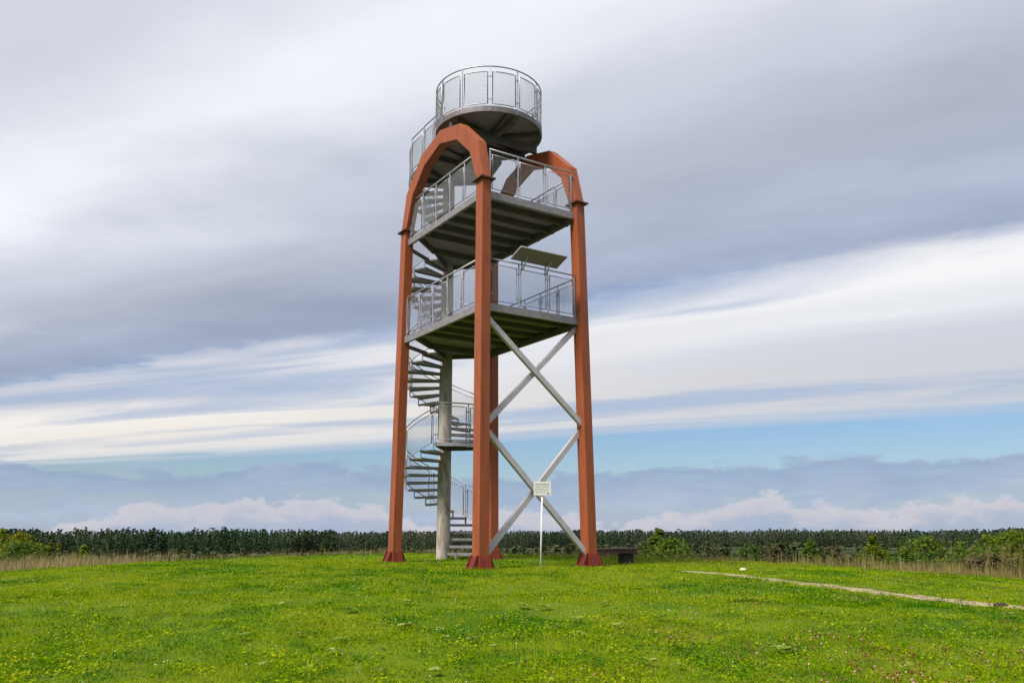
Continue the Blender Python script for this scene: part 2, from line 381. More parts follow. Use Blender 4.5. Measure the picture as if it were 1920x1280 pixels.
# legs with foot gussets and flange collars
gus = MB(); gus.add([(0, -0.011, 0), (0.15, -0.011, 0), (0.045, -0.011, 0.25), (0, -0.011, 0.25), (0, 0.011, 0), (0.15, 0.011, 0), (0.045, 0.011, 0.25), (0, 0.011, 0.25)],
                    [(0, 1, 2, 3), (7, 6, 5, 4), (0, 4, 5, 1), (1, 5, 6, 2), (2, 6, 7, 3), (3, 7, 4, 0)])
gus_me = bpy.data.meshes.new('gusset'); gus_me.from_pydata(gus.v, [], gus.f); gus_me.materials.append(M_RED)
for sx in (-1, 1):
    for sy in (-1, 1):
        m_ = MB(); vs = []
        for z in (-0.25, ZC):
            x, y = sx * hs(z), sy * hb(z)
            vs += [(x - LW / 2, y - LB / 2, z), (x + LW / 2, y - LB / 2, z), (x + LW / 2, y + LB / 2, z), (x - LW / 2, y + LB / 2, z)]
        m_.add(vs, [(3, 2, 1, 0), (4, 5, 6, 7), (0, 1, 5, 4), (1, 2, 6, 5), (2, 3, 7, 6), (3, 0, 4, 7)])
        leg = m_.build('leg', M_ORANGE, tower, bevel=0.008)
        x, y = sx * HS, sy * HB
        MB().box(x - LW / 2 - 0.15, x + LW / 2 + 0.15, y - LB / 2 - 0.15, y + LB / 2 + 0.15, -0.04, 0.022).build('base_plate', M_RED, leg)
        for k, (ax, off) in enumerate(((0, -1), (0, 1), (90, -1), (90, 1), (180, -1), (180, 1), (270, -1), (270, 1))):
            g = bpy.data.objects.new('gusset', gus_me); COL.objects.link(g); g.parent = leg
            ca, sa = round(math.cos(R(ax))), round(math.sin(R(ax)))
            if ca: g.location = (x + ca * LW / 2, y + off * (LB / 2 - 0.02), 0.02)
            else: g.location = (x + off * (LW / 2 - 0.02), y + sa * LB / 2, 0.02)
            g.rotation_euler = (0, 0, R(ax))
        for ax in (0, 90, 180, 270):
            ca, sa = round(math.cos(R(ax))), round(math.sin(R(ax))); hw = (LB if ca else LW) / 2 - 0.035; d0 = (LW if ca else LB) / 2
            wm = MB(); pv = [(d0 - 0.005, -hw, 0.02), (d0 + 0.115, -hw, 0.02), (d0 + 0.03, -hw, 0.235), (d0 - 0.005, -hw, 0.235)]
            pv = pv + [(p[0], hw, p[2]) for p in pv]
            wm.add([(x + ca * p[0] - sa * p[1], y + sa * p[0] + ca * p[1], p[2]) for p in pv], [(0, 1, 2, 3), (7, 6, 5, 4), (0, 4, 5, 1), (1, 5, 6, 2), (2, 6, 7, 3), (3, 7, 4, 0)]).build('foot_plate', M_RED, leg)
        xc, yc = sx * hs(ZC), sy * hb(ZC)
        MB().box(xc - LW / 2 - 0.075, xc + LW / 2 + 0.075, yc - LB / 2 - 0.075, yc + LB / 2 + 0.075, ZC, ZC + 0.035).build('collar', M_COLLAR, leg)
# arches
for sx in (-1, 1):
    xo = hs(9.3) * sx
    yb = hb(ZC)
    out = [(yb + LB / 2, ZC + 0.036), (1.86, 9.50), (1.03, 10.28), (0.0, 10.56)]
    inn = [(yb - LB / 2, ZC + 0.036), (1.50, 9.34), (0.86, 9.93), (0.0, 10.19)]
    o_ = out + [(-y, z) for y, z in out[-2::-1]]; i_ = inn + [(-y, z) for y, z in inn[-2::-1]]
    m_ = MB(); n = len(o_)
    vs = [(xo - LW / 2, y, z) for y, z in o_] + [(xo - LW / 2, y, z) for y, z in i_] + [(xo + LW / 2, y, z) for y, z in o_] + [(xo + LW / 2, y, z) for y, z in i_]
    fs = []
    for i in range(n - 1):
        fs += [(i, i + 1, n + i + 1, n + i), (2 * n + i + 1, 2 * n + i, 3 * n + i, 3 * n + i + 1), (i, 2 * n + i, 2 * n + i + 1, i + 1), (n + i + 1, 3 * n + i + 1, 3 * n + i, n + i)]
    fs += [(0, n, 3 * n, 2 * n), (n - 1, 3 * n - 1, 4 * n - 1, 2 * n - 1)]
    m_.add(vs, fs).build('arch', M_ORANGE, tower, bevel=0.008)
# diagonal braces on the short side
yb_ = lambda z: -hb(z)
def brace(p, q, off, lip):
    m_ = MB(); P = Vector((p[0], yb_(p[1]) - 0.03 + off, p[1])); Q = Vector((q[0], yb_(q[1]) - 0.03 + off, q[1]))
    m_.bar(P, Q, 0.012, 0.115, up=(0, 0, 1) if False else ((Q - P).cross(Vector((0, 1, 0)))))
    d = (Q - P).normalized(); nn = d.cross(Vector((0, 1, 0))).normalized()
    if nn.z > 0: nn = -nn
    if lip: m_.bar(P + nn * 0.052 + Vector((0, 0.045, 0)), Q + nn * 0.052 + Vector((0, 0.045, 0)), 0.08, 0.012, up=nn)
    else: m_.bar(P - nn * 0.052 + Vector((0, 0.045, 0)), Q - nn * 0.052 + Vector((0, 0.045, 0)), 0.08, 0.012, up=nn)
    return m_.build('brace', M_BRACE, tower)
brace((-1.27, 5.30), (1.30, 3.10), 0.0, True); brace((-1.27, 2.90), (1.27, 5.38), 0.10, False)
brace((-1.27, 2.84), (1.34, 0.24), 0.0, True); brace((1.30, 2.95), (-1.27, 0.22), 0.10, False)

# stair column and geometry of the stair
KX, KY = 0.53, 3.13
CR = 0.17
RO = 1.14
A_END, A_START, A_FIRST, STEP = 228.0, -40.0, -72.0, 20.0
def sp(ang, r, z): return (KX + r * math.cos(R(ang)), KY + r * math.sin(R(ang)), z)
m_ = MB(); rings = []
nz = 40
for i in range(nz + 1):
    z = -0.3 + (Z3 + 0.3) * i / nz
    rr = CR * (1.10 - 0.11 * i / nz) * (1 + 0.015 * math.sin(i * 1.7))
    rings.append([(KX + rr * math.cos(2 * PI * j / 20), KY + rr * math.sin(2 * PI * j / 20), z) for j in range(20)])
vs = [p for r_ in rings for p in r_]
fs = [(i * 20 + j, i * 20 + (j + 1) % 20, (i + 1) * 20 + (j + 1) % 20, (i + 1) * 20 + j) for i in range(nz) for j in range(20)] + [tuple(nz * 20 + j for j in range(20))]
column = m_.add(vs, fs).build('stair_column', M_COLUMN, tower, smooth=True)
# treads: shallow steel trays with an upright strap at the outer end
flights = [(0.0, 3.0, A_FIRST, 16, 20.0), (3.0, Z1, A_START, 14, 20.6), (Z1, Z2, A_START, 14, 20.6), (Z2, Z3, A_START, 14, 16.2)]
A_TOP = A_START + 13 * 16.2
def tread_mesh(rise, STEP):
    m_ = MB(); h = R(STEP / 2 + 1.2)
    poly = [(CR * 0.85, -0.06), (CR * 0.85, 0.06)] + [(RO * math.cos(t), RO * math.sin(t)) for t in np.linspace(h, -h, 5)]
    poly = poly[::-1]
    m_.prism(poly, -0.03, 0.0)
    # turned-down nosing along both edges
    for sg in (-1, 1):
        m_.bar((CR * 0.9, sg * 0.055, -0.036), (RO * math.cos(h) - 0.005, sg * (RO * math.sin(h) - 0.008), -0.036), 0.012, 0.062)
    # strap down to the tread below, at the lower edge of the outer end
    tt = -h + 0.03
    p = Vector((RO * math.cos(tt), RO * math.sin(tt), 0))
    m_.bar(p + Vector((0, 0, 0.0)), p + Vector((0, 0, -rise - 0.03)), 0.032, 0.010, up=(math.cos(tt), math.sin(tt), 0))
    me = bpy.data.meshes.new('tread'); me.from_pydata(m_.v, [], m_.f); me.materials.append(M_TREAD); return me
for z0, z1, a0, n, STEP in flights:
    rise = (z1 - z0) / n; me = tread_mesh(rise, STEP)
    for k in range(1, n):
        o = bpy.data.objects.new('tread', me); COL.objects.link(o); o.parent = column
        o.location = (KX, KY, z0 + rise * k); o.rotation_euler = (0, 0, R(a0 + STEP * (k - 0.5)))
# small foot step on the ground
MB().bar(sp(A_FIRST - 8, 0.55, -0.04), sp(A_FIRST - 8, 0.55, 0.16), 0.05, 0.05, up=(1, 0, 0)).build('foot_strut', M_GALV, column)

def frame_panel(parent, fn, x0, x1, zb0, zb1, zt0, zt1, nseg=1, wires=True):
    """mesh panel in a tube frame; fn(s, z)->point, bottom/top heights at both ends"""
    def pt(t, w):
        s = x0 + (x1 - x0) * t; zb = zb0 + (zb1 - zb0) * t; zt = zt0 + (zt1 - zt0) * t
        return Vector(fn(s, zb + (zt - zb) * w))
    loop = [pt(t, 0) for t in np.linspace(0, 1, nseg + 1)] + [pt(t, 1) for t in np.linspace(1, 0, nseg + 1)]
    fr = MB(); fr.tube(loop, 0.0145, 6, closed=True); fro = fr.build('panel_frame', M_GALV, parent, smooth=True)
    L = (pt(1, 0) - pt(0, 0)).length if nseg == 1 else sum((pt((i + 1) / nseg, 0) - pt(i / nseg, 0)).length for i in range(nseg)); H = (pt(0, 1) - pt(0, 0)).length
    g = MB(); rw = 0.0024
    nv = max(2, int(L / 0.034)); nh = max(2, int(H / 0.034))
    for i in range(1, nv): g.tube([pt(i / nv, 0), pt(i / nv, 1)], rw, 3)
    for j in range(1, nh): g.tube([pt(t, j / nh) for t in np.linspace(0, 1, nseg + 1)], rw, 3)
    o = g.build('mesh_infill', M_MESH, parent); o['kind'] = 'stuff'
    return fro

def straight_rail(p, q, npan, z, height=1.04, drop_end=0.0):
    """guard rail from p to q (xy), deck height z; handrail > posts, frames, mesh"""
    p, q = Vector((*p, 0)), Vector((*q, 0)); L = (q - p).length; d = (q - p) / L
    rail = MB().tube([p + Vector((0, 0, z + height)), q + Vector((0, 0, z + height))], 0.019, 8).build('handrail', M_GALV, tower, smooth=True)
    fn = lambda s, zz: (p.x + d.x * s, p.y + d.y * s, zz)
    bay = L / npan
    for i in range(npan + 1):
        s = min(max(bay * i, 0.02), L - 0.02)
        a_ = Vector(fn(s, z - 0.10)); b2 = Vector(fn(s, z + height - 0.01))
        MB().bar(a_, b2, 0.036, 0.012, up=(-d.y, d.x, 0)).build('post', M_GALV, rail)
        for zz in (z + 0.22, z + 0.80):
            MB().bar(fn(max(s - 0.055, 0), zz), fn(min(s + 0.055, L), zz), 0.016, 0.03).build('clip', M_GALV, rail)
        if i < npan:
            frame_panel(rail, fn, s + 0.055, min(bay * (i + 1), L - 0.02) - 0.055, z + 0.08, z + 0.08, z + 0.92, z + 0.92)
    return rail

# two rectangular decks
OP = [(-0.52, 2.02), (-1.27, 1.30)]        # cut corner where the flight arrives
def make_deck(z, joist_drop):
    x, y = hs(z) + 0.03, hb(z) + 0.03
    poly = [(-x + .012, -y + .012), (x - .012, -y + .012), (x - .012, y - 0.002), (1.36, y + 0.02), (1.36, 2.40), (KX + 0.13, KY - 0.1), (KX - 0.10, KY - 0.1), (-0.22, 2.30), (-0.52, y), (-x + .012, 1.28)]
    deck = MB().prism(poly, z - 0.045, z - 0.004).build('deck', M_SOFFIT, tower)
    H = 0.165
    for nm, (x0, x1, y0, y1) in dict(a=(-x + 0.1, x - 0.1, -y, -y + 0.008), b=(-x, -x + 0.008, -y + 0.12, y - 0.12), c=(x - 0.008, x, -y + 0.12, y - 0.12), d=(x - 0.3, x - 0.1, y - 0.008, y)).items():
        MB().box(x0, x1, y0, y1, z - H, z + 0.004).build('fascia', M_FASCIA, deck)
    # bottom flanges of the edge channels
    MB().box(-x + 0.1, x - 0.1, -y + 0.008, -y + 0.075, z - H, z - H + 0.008).build('flange', M_FASCIA, deck)
    MB().box(-x + 0.008, -x + 0.075, -y + 0.12, y - 0.12, z - H, z - H + 0.008).build('flange', M_FASCIA, deck)
    MB().box(x - 0.075, x - 0.008, -y + 0.12, y - 0.12, z - H, z - H + 0.008).build('flange', M_FASCIA, deck)
    MB().bar((-x + 0.05, 1.28, z - 0.12), (-0.52, y, z - 0.12), 0.06, 0.14).build('edge_beam', M_JOIST, deck)
    MB().bar((-0.52, y - 0.03, z - 0.12), (1.20, y - 0.03, z - 0.12), 0.07, 0.14).build('edge_beam', M_JOIST, deck)
    MB().bar((-0.52, y, z - 0.10), (-0.22, 2.31, z - 0.10), 0.05, 0.10).build('edge_beam', M_JOIST, deck)
    MB().bar((-0.22, 2.31, z - 0.10), (KX - 0.1, KY - 0.08, z - 0.10), 0.05, 0.10).build('edge_beam', M_JOIST, deck)
    MB().bar((1.35, 2.40, z - 0.10), (KX + 0.1, KY - 0.08, z - 0.10), 0.05, 0.10).build('edge_beam', M_JOIST, deck)
    MB().bar((1.34, 2.04, z - 0.10), (1.34, 2.41, z - 0.10), 0.05, 0.10).build('edge_beam', M_JOIST, deck)
    # curved tie from the corner leg to the stair column
    tie = [Vector((-x + 0.08, y - 0.05, z - 0.20)), Vector((-0.75, 2.30, z - 0.20)), Vector((-0.25, 2.62, z - 0.20)), Vector((KX - 0.12, KY - 0.10, z - 0.20))]
    mt_ = MB()
    for i in range(3): mt_.bar(tie[i], tie[i + 1], 0.05, 0.09)
    mt_.build('tie_beam', M_JOIST, deck)
    # joists across the short side, two bearers along the long side
    for i in range(5):
        yy = -y + 0.42 + i * 0.62
        xl = -x + 0.03
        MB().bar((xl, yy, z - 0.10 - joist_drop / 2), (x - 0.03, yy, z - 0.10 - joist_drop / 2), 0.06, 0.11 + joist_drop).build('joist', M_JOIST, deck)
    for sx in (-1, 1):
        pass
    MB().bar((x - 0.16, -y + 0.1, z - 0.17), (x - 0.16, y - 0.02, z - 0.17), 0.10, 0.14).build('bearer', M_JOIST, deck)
    # seams between floor sheets
    for yy in (-0.75, 0.55):
        MB().box(-x + 0.03, x - 0.03, yy - 0.004, yy + 0.004, z - 0.052, z - 0.045).build('seam_strip', M_FASCIA, deck)
    return deck
for z, jd in ((Z1, 0.0), (Z2, 0.05)):
    make_deck(z, jd)
    x, y = hs(z), hb(z)
    e = 0.15
    straight_rail((-x + e, -y), (x - e, -y), 3, z)
    straight_rail((-x, -y + e + 0.02), (-x, y - e - 0.02), 5, z)
    straight_rail((x, -y + e + 0.02), (x, y - e - 0.02), 5, z)
    straight_rail((-x + 0.16, 1.36), (-0.56, 1.98), 1, z)

# mid-height landing of the stair
ZL = 3.0
arc = [sp(t, RO + 0.03, 0)[:2] for t in np.linspace(A_END, 360 + A_START, 12)]
poly = [sp(A_END, CR * 0.8, 0)[:2]] + arc + [sp(A_START, CR * 0.8, 0)[:2]]
landing = MB().prism(poly, ZL - 0.04, ZL).build('landing', M_SOFFIT, tower)
m_ = MB()
for i in range(len(arc) - 1): m_.bar((*arc[i], ZL - 0.05), (*arc[i + 1], ZL - 0.05), 0.010, 0.085)
m_.build('rim', M_GALV, landing)
for t in (A_END + 3, 270, A_START + 357):
    MB().bar(sp(t, CR * 0.8, ZL - 0.08), sp(t, RO, ZL - 0.08), 0.05, 0.07).build('bracket', M_JOIST, landing)

# spiral guard: helical handrail with framed mesh panels
def zpath(f, ang):
    z0, z1, a0, n, STEP = flights[f]; rise = (z1 - z0) / n
    return z0 + rise * (0.5 + (ang - a0) / STEP)
RG = RO + 0.035
def helix_guard(f, a0, a1, npan, top=1.0):
    fn = lambda s, z: sp(s, RG, z)
    pts = [sp(t, RG, zpath(f, t) + top) for t in np.linspace(a0, a1, int((a1 - a0) / 6) + 2)]
    rail = MB().tube(pts, 0.018, 8).build('stair_handrail', M_GALV, tower, smooth=True)
    bay = (a1 - a0) / npan
    for i in range(npan + 1):
        t = min(max(a0 + bay * i, a0 + 1), a1 - 1)
        MB().bar(sp(t, RG, zpath(f, t) - 0.10), sp(t, RG, zpath(f, t) + top - 0.01), 0.012, 0.036, up=(math.cos(R(t)), math.sin(R(t)), 0)).build('post', M_GALV, rail)
        if i < npan:
            g = 3.2; s0, s1 = a0 + bay * i + g, a0 + bay * (i + 1) - g
            frame_panel(rail, fn, s0, s1, zpath(f, s0) + 0.10, zpath(f, s1) + 0.10, zpath(f, s0) + top - 0.12, zpath(f, s1) + top - 0.12, nseg=8)
            for w_ in (0.22, 0.78):
                for tt in (a0 + bay * i, a0 + bay * (i + 1)):
                    tt = min(max(tt, a0 + 1), a1 - 1); sg = 1 if tt < a0 + bay * (i + 0.5) else -1
                    MB().bar(sp(tt, RG, zpath(f, tt) + w_), sp(tt + sg * 3.4, RG, zpath(f, tt) + w_), 0.014, 0.028).build('clip', M_GALV, rail)
    return rail
helix_guard(0, A_FIRST + 4, A_END, 6)
helix_guard(1, A_START, A_END, 5)
helix_guard(2, A_START, A_END, 5)
helix_guard(3, A_START, A_TOP, 4)
# guard round the landing
def ring_guard(cx, cy, r, a0, a1, npan, z, top, name='handrail'):
    fn = lambda s, zz: (cx + r * math.cos(R(s)), cy + r * math.sin(R(s)), zz)
    full = abs(a1 - a0) >= 360
    rail = MB().tube([fn(t, z + top) for t in np.linspace(a0, a1, int((a1 - a0) / 5) + 2)], 0.019, 8).build(name, M_GALV, tower, smooth=True)
    bay = (a1 - a0) / npan
    for i in range(npan + 1):
        t = a0 + bay * i
        MB().bar(fn(t, z - 0.11), fn(t, z + top - 0.01), 0.012, 0.036, up=(math.cos(R(t)), math.sin(R(t)), 0)).build('post', M_GALV, rail)
        g = math.degrees(0.06 / r)
        for zz in (z + 0.20, z + 0.82):
            MB().bar(fn(t - g, zz), fn(t + g, zz), 0.014, 0.032).build('clip', M_GALV, rail)
        if i < npan:
            frame_panel(rail, fn, t + g, t + bay - g, z + 0.07, z + 0.07, z + 0.95, z + 0.95, nseg=8)
    return rail
ring_guard(KX, KY, RG, A_END + 2, 360 + A_START - 4, 2, ZL, 1.04, 'landing_handrail')

# round top platform
RT = 1.38
circ = lambda r, n=48: [(r * math.cos(2 * PI * i / n), r * math.sin(2 * PI * i / n)) for i in range(n)]
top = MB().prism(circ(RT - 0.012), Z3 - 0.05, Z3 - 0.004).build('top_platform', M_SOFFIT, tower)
m_ = MB(); n = 48; co, ci = circ(RT + 0.012), circ(RT - 0.055)
vs = [(x, y, Z3 + 0.012) for x, y in co] + [(x, y, Z3 - 0.13) for x, y in co] + [(x, y, Z3 - 0.13) for x, y in ci] + [(x, y, Z3 - 0.115) for x, y in ci]
fs = []
for i in range(n):
    j = (i + 1) % n
    fs += [(i, n + i, n + j, j), (n + i, 2 * n + i, 2 * n + j, n + j), (2 * n + i, 3 * n + i, 3 * n + j, 2 * n + j)]
m_.add(vs, fs).build('rim', M_RIM, top)
bridge = ([(-0.72, 1.10), (-0.69, 2.45), sp(A_TOP, RG, 0)[:2]] + [(KX - 0.16, KY), (KX + 0.12, KY - 0.1), (1.37, 2.40), (1.0, 1.0)])[::-1]
MB().prism(bridge, Z3 - 0.056, Z3 - 0.006).build('bridge_floor', M_SOFFIT, top)
for p, q in (((-0.68, 1.1), (-0.65, 2.45)), ((-0.65, 2.45), sp(A_TOP, RO, 0)[:2]), ((1.0, 1.0), (1.35, 2.38)), (sp(A_TOP, RO, 0)[:2], (KX - 0.12, KY)), ((1.35, 2.38), (KX + 0.06, KY - 0.1)), ((-0.65, 2.45), (KX - .1, KY - .1)), ((-0.55, 1.75), (1.2, 1.75))):
    MB().bar((*p, Z3 - 0.13), (*q, Z3 - 0.13), 0.06, 0.15).build('bridge_beam', M_JOIST, top)
for ang in (20, 80, 140, 200, 260, 320):
    MB().bar((0.1 * math.cos(R(ang)), 0.1 * math.sin(R(ang)), Z3 - 0.115), ((RT - 0.07) * math.cos(R(ang)), (RT - 0.07) * math.sin(R(ang)), Z3 - 0.115), 0.07, 0.13).build('radial_beam', M_JOIST, top)
for yy in (-0.28, 0.28):
    MB().bar((-1.30, yy, Z3 - 0.27), (1.30, yy, Z3 - 0.27), 0.10, 0.18).build('cross_beam', M_JOIST, top)
    for sx in (-1, 1):
        MB().box(sx * 1.31 - 0.06, sx * 1.31 + 0.06, yy - 0.05, yy + 0.05, 10.30, Z3 - 0.35).build('bearing_block', M_COLLAR, top)
MB().bar((0, -1.25, Z3 - 0.22), (0, 1.6, Z3 - 0.22), 0.13, 0.10).build('spine_beam', M_JOIST, top)
for k in range(4):
    MB().box(-1.2 + k * 0.6 - 0.003, -1.2 + k * 0.6 + 0.003, -0.7, 0.7, Z3 - 0.058, Z3 - 0.049).build('seam_strip', M_FASCIA, top)
ring_guard(0, 0, RT, 120, 420, 10, Z3, 1.10, 'platform_handrail')
straight_rail(sp(A_TOP, RG, 0)[:2], (-0.67, 2.45), 1, Z3, 1.09)
straight_rail((-0.67, 2.44), (-0.685, 1.23), 2, Z3, 1.09)
straight_rail((0.72, 1.22), (1.36, 2.34), 2, Z3, 1.09)

# ------------------------------------------------------------------ tilted orientation board on the first deck's rail
def tl(x, y, z):
    c0, s0 = math.cos(TR), math.sin(TR); return (TX + c0 * x - s0 * y, TY + s0 * x + c0 * y, z)
board = empty('orientation_board', tl(0.0, -1.99, 6.66), TR)
tag(board, 'tilted rectangular orientation board clamped over the lower deck railing', 'information board')
b0, b1 = Vector((0, -0.04, 0.06)), Vector((0, -0.46, 0.215))
dd = (b1 - b0).normalized(); nn = Vector((1, 0, 0)).cross(dd).normalized()
if nn.z < 0: nn = -nn
def slab(x0, x1, e0, e1, h0, h1):
    vs = []
    for h in (h0, h1):
        for x, e in ((x0, e0), (x1, e0), (x1, e1), (x0, e1)): vs.append(Vector((x, 0, 0)) + b0 + dd * e + nn * h)
    return MB().add(vs, [(3, 2, 1, 0), (4, 5, 6, 7), (0, 1, 5, 4), (1, 2, 6, 5), (2, 3, 7, 6), (3, 0, 4, 7)])
LBD = (b1 - b0).length
slab(-0.63, 0.63, 0, LBD, -0.006, 0.006).build('back_plate', M_BOARD, board)
slab(-0.615, 0.615, 0.015, LBD - 0.015, 0.0065, 0.011).build('printed_face', M_BOARDF, board)
for x0, x1, e0, e1 in ((-0.64, 0.64, -0.012, 0.003), (-0.64, 0.64, LBD - 0.003, LBD + 0.012), (-0.645, -0.628, 0.0, LBD), (0.628, 0.645, 0.0, LBD)):
    slab(x0, x1, e0, e1, -0.014, 0.014).build('edge_trim', M_GALV, board)
for x in (-0.32, 0.33):
    m_ = MB(); m_.bar((x, 0.0, -0.16), (x, -0.03, 0.05), 0.03, 0.03, up=(0, 1, 0)); m_.bar((x, -0.03, 0.03), (x, -0.26, 0.118), 0.03, 0.03)
    m_.bar((x, -0.05, -0.17), (x, -0.26, 0.118), 0.022, 0.022)
    m_.build('support_arm', M_GALV, board)

# ------------------------------------------------------------------ notice on a thin post
SX, SY = 0.572, 17.3
sg = empty('notice_sign', (SX, SY, gz(SX, SY)), R(8))
tag(sg, 'small pale notice sign on a thin white post under the crossed braces', 'sign')
MB().tube([(0, 0, -0.2), (0.055, 0, 1.50)], 0.019, 10).build('post', M_POST, sg, smooth=True)
pan = MB().box(-0.13, 0.245, -0.032, -0.022, 1.475, 1.765).build('panel', M_SIGN, sg, bevel=0.003)
for k, (x0, x1, z, h, mt) in enumerate(((-0.09, 0.20, 1.715, .012, M_INK), (-0.10, 0.06, 1.68, .008, M_INK), (0.08, 0.19, 1.685, .010, M_INKR), (-0.10, 0.02, 1.645, .008, M_INK), (0.04, 0.2, 1.645, .008, M_INK),
                                        (-0.10, 0.10, 1.61, .008, M_INK), (0.12, 0.2, 1.61, .008, M_INK), (-0.10, -0.02, 1.575, .008, M_INK), (0.0, 0.2, 1.575, .008, M_INK), (-0.10, 0.13, 1.54, .008, M_INK), (0.15, 0.21, 1.52, .035, M_INK))):
    m_ = MB(); x = x0; rr = random.Random(k)
    while x < x1 - 0.008:
        w_ = rr.uniform(0.012, 0.035); m_.box(x, min(x + w_, x1), -0.0345, -0.0325, z - h / 2, z + h / 2); x += w_ + 0.006
    m_.build('printed_line', mt, pan)

# ------------------------------------------------------------------ bench
BX, BY = 2.42, 19.9
bz = gz(BX, BY)
bench = empty('bench', (BX, BY, bz), R(14))
tag(bench, 'low dark brown wooden bench standing beside a tower leg', 'bench')
for i, y in enumerate((-0.17, 0.0, 0.17)):
    MB().box(-0.78, 0.56, y - 0.078, y + 0.078, 0.31, 0.36).build('seat_plank', M_WOOD, bench, bevel=0.006)
MB().box(-0.76, 0.50, -0.235, -0.205, 0.24, 0.307).build('apron', M_WOOD, bench, bevel=0.004)
for x in (-0.55, 0.30):
    MB().box(x - 0.13, x + 0.13, -0.17, 0.19, -0.15, 0.307).build('leg', M_WOODD, bench, bevel=0.01)

# ------------------------------------------------------------------ vegetation builders
def quads(C, N, size, aspect, jitter=0.5, r=rng):
    """random leaf faces: centres C (n,3), outward normals N (n,3); two triangles each"""
    n = len(C)
    N = N + r.normal(0, jitter, (n, 3)); N /= np.linalg.norm(N, axis=1, keepdims=True) + 1e-9
    ref = r.normal(0, 1, (n, 3)); e1 = np.cross(N, ref); e1 /= np.linalg.norm(e1, axis=1, keepdims=True) + 1e-9; e2 = np.cross(N, e1)
    sz = (size * r.uniform(0.6, 1.35, n))[:, None]
    a = C - e1 * sz * 0.5; c = C + e1 * sz * 0.5; b = C + e2 * sz * 0.5 * aspect; d = C - e2 * sz * 0.5 * aspect
    V = np.stack([a, b, c, d], 1).reshape(-1, 3)
    i = np.arange(n)[:, None] * 4
    F = np.concatenate([i + np.array([[0, 1, 2]]), i + np.array([[0, 2, 3]])])
    return V, F
def trunk_np(h, r0, r1, lean=(0, 0), n=6, seg=4):
    V = []; F = []
    for i in range(seg + 1):
        t = i / seg; rr = r0 + (r1 - r0) * t
        for j in range(n): V.append((lean[0] * t * t + rr * math.cos(2 * PI * j / n), lean[1] * t * t + rr * math.sin(2 * PI * j / n), h * t - (0.4 if i == 0 else 0)))
    for i in range(seg):
        for j in range(n):
            a0, a1 = i * n + j, i * n + (j + 1) % n; F += [(a0, a1, a1 + n), (a0, a1 + n, a0 + n)]
    return np.array(V), np.array(F)
def crown_np(h, base, rad, nq, size, r, shape='pine', clumps=14):
    """foliage as leaf faces gathered in clumps through a crown volume"""
    cs = []
    for k in range(clumps):
        t = (k + r.uniform(0, 1)) / clumps; z = base + (h - base) * t
        env = {'pine': (1 - t) ** 0.7 * (0.55 + 0.45 * min(1, t * 5)) + 0.06, 'round': math.sin(PI * min(0.96, max(0.06, t * 0.9 + 0.08))) ** 0.7, 'spire': (1 - t) ** 0.9 + 0.05}[shape]
        ang = r.uniform(0, 2 * PI); q = rad * env * r.uniform(0.35, 0.95)
        cs.append((q * math.cos(ang), q * math.sin(ang), z, rad * env * r.uniform(0.35, 0.6) + 0.05 * rad))
    cs = np.array(cs); pick = r.integers(0, clumps, nq)
    D = r.normal(0, 1, (nq, 3)); D /= np.linalg.norm(D, axis=1, keepdims=True)
    C = cs[pick, :3] + D * (cs[pick, 3] * r.uniform(0.35, 1.1, nq))[:, None] * np.array([1, 1, 0.75])
    N = D * 0.7 + np.array([0, 0, 0.7])
    return quads(C, N, size, 0.7, 0.6, r)

M_BARK = mat('bark', (0.075, 0.055, 0.045), 0.95, var=0.3, vscale=4)
M_PINE = leafmat('pine_needles', (0.032, 0.072, 0.030), (0.052, 0.110, 0.042), (0.080, 0.135, 0.050), trans=0.45)
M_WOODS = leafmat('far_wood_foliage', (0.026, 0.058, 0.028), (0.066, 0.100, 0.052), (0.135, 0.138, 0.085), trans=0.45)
M_BIRCH = leafmat('yellowing_birch_leaves', (0.085, 0.150, 0.008), (0.170, 0.210, 0.010), (0.280, 0.240, 0.016), trans=0.5)
M_SHRUB = leafmat('shrub_leaves', (0.035, 0.085, 0.012), (0.080, 0.145, 0.014), (0.140, 0.170, 0.018), trans=0.45)
M_THICKET = leafmat('thicket_leaves', (0.038, 0.064, 0.022), (0.068, 0.086, 0.030), (0.115, 0.092, 0.044), trans=0.4)

def tinted(V, r, base, spread, per=4):
    n = len(V) // per
    return np.repeat(np.clip(base + r.normal(0, spread, n), 0, 1), per)

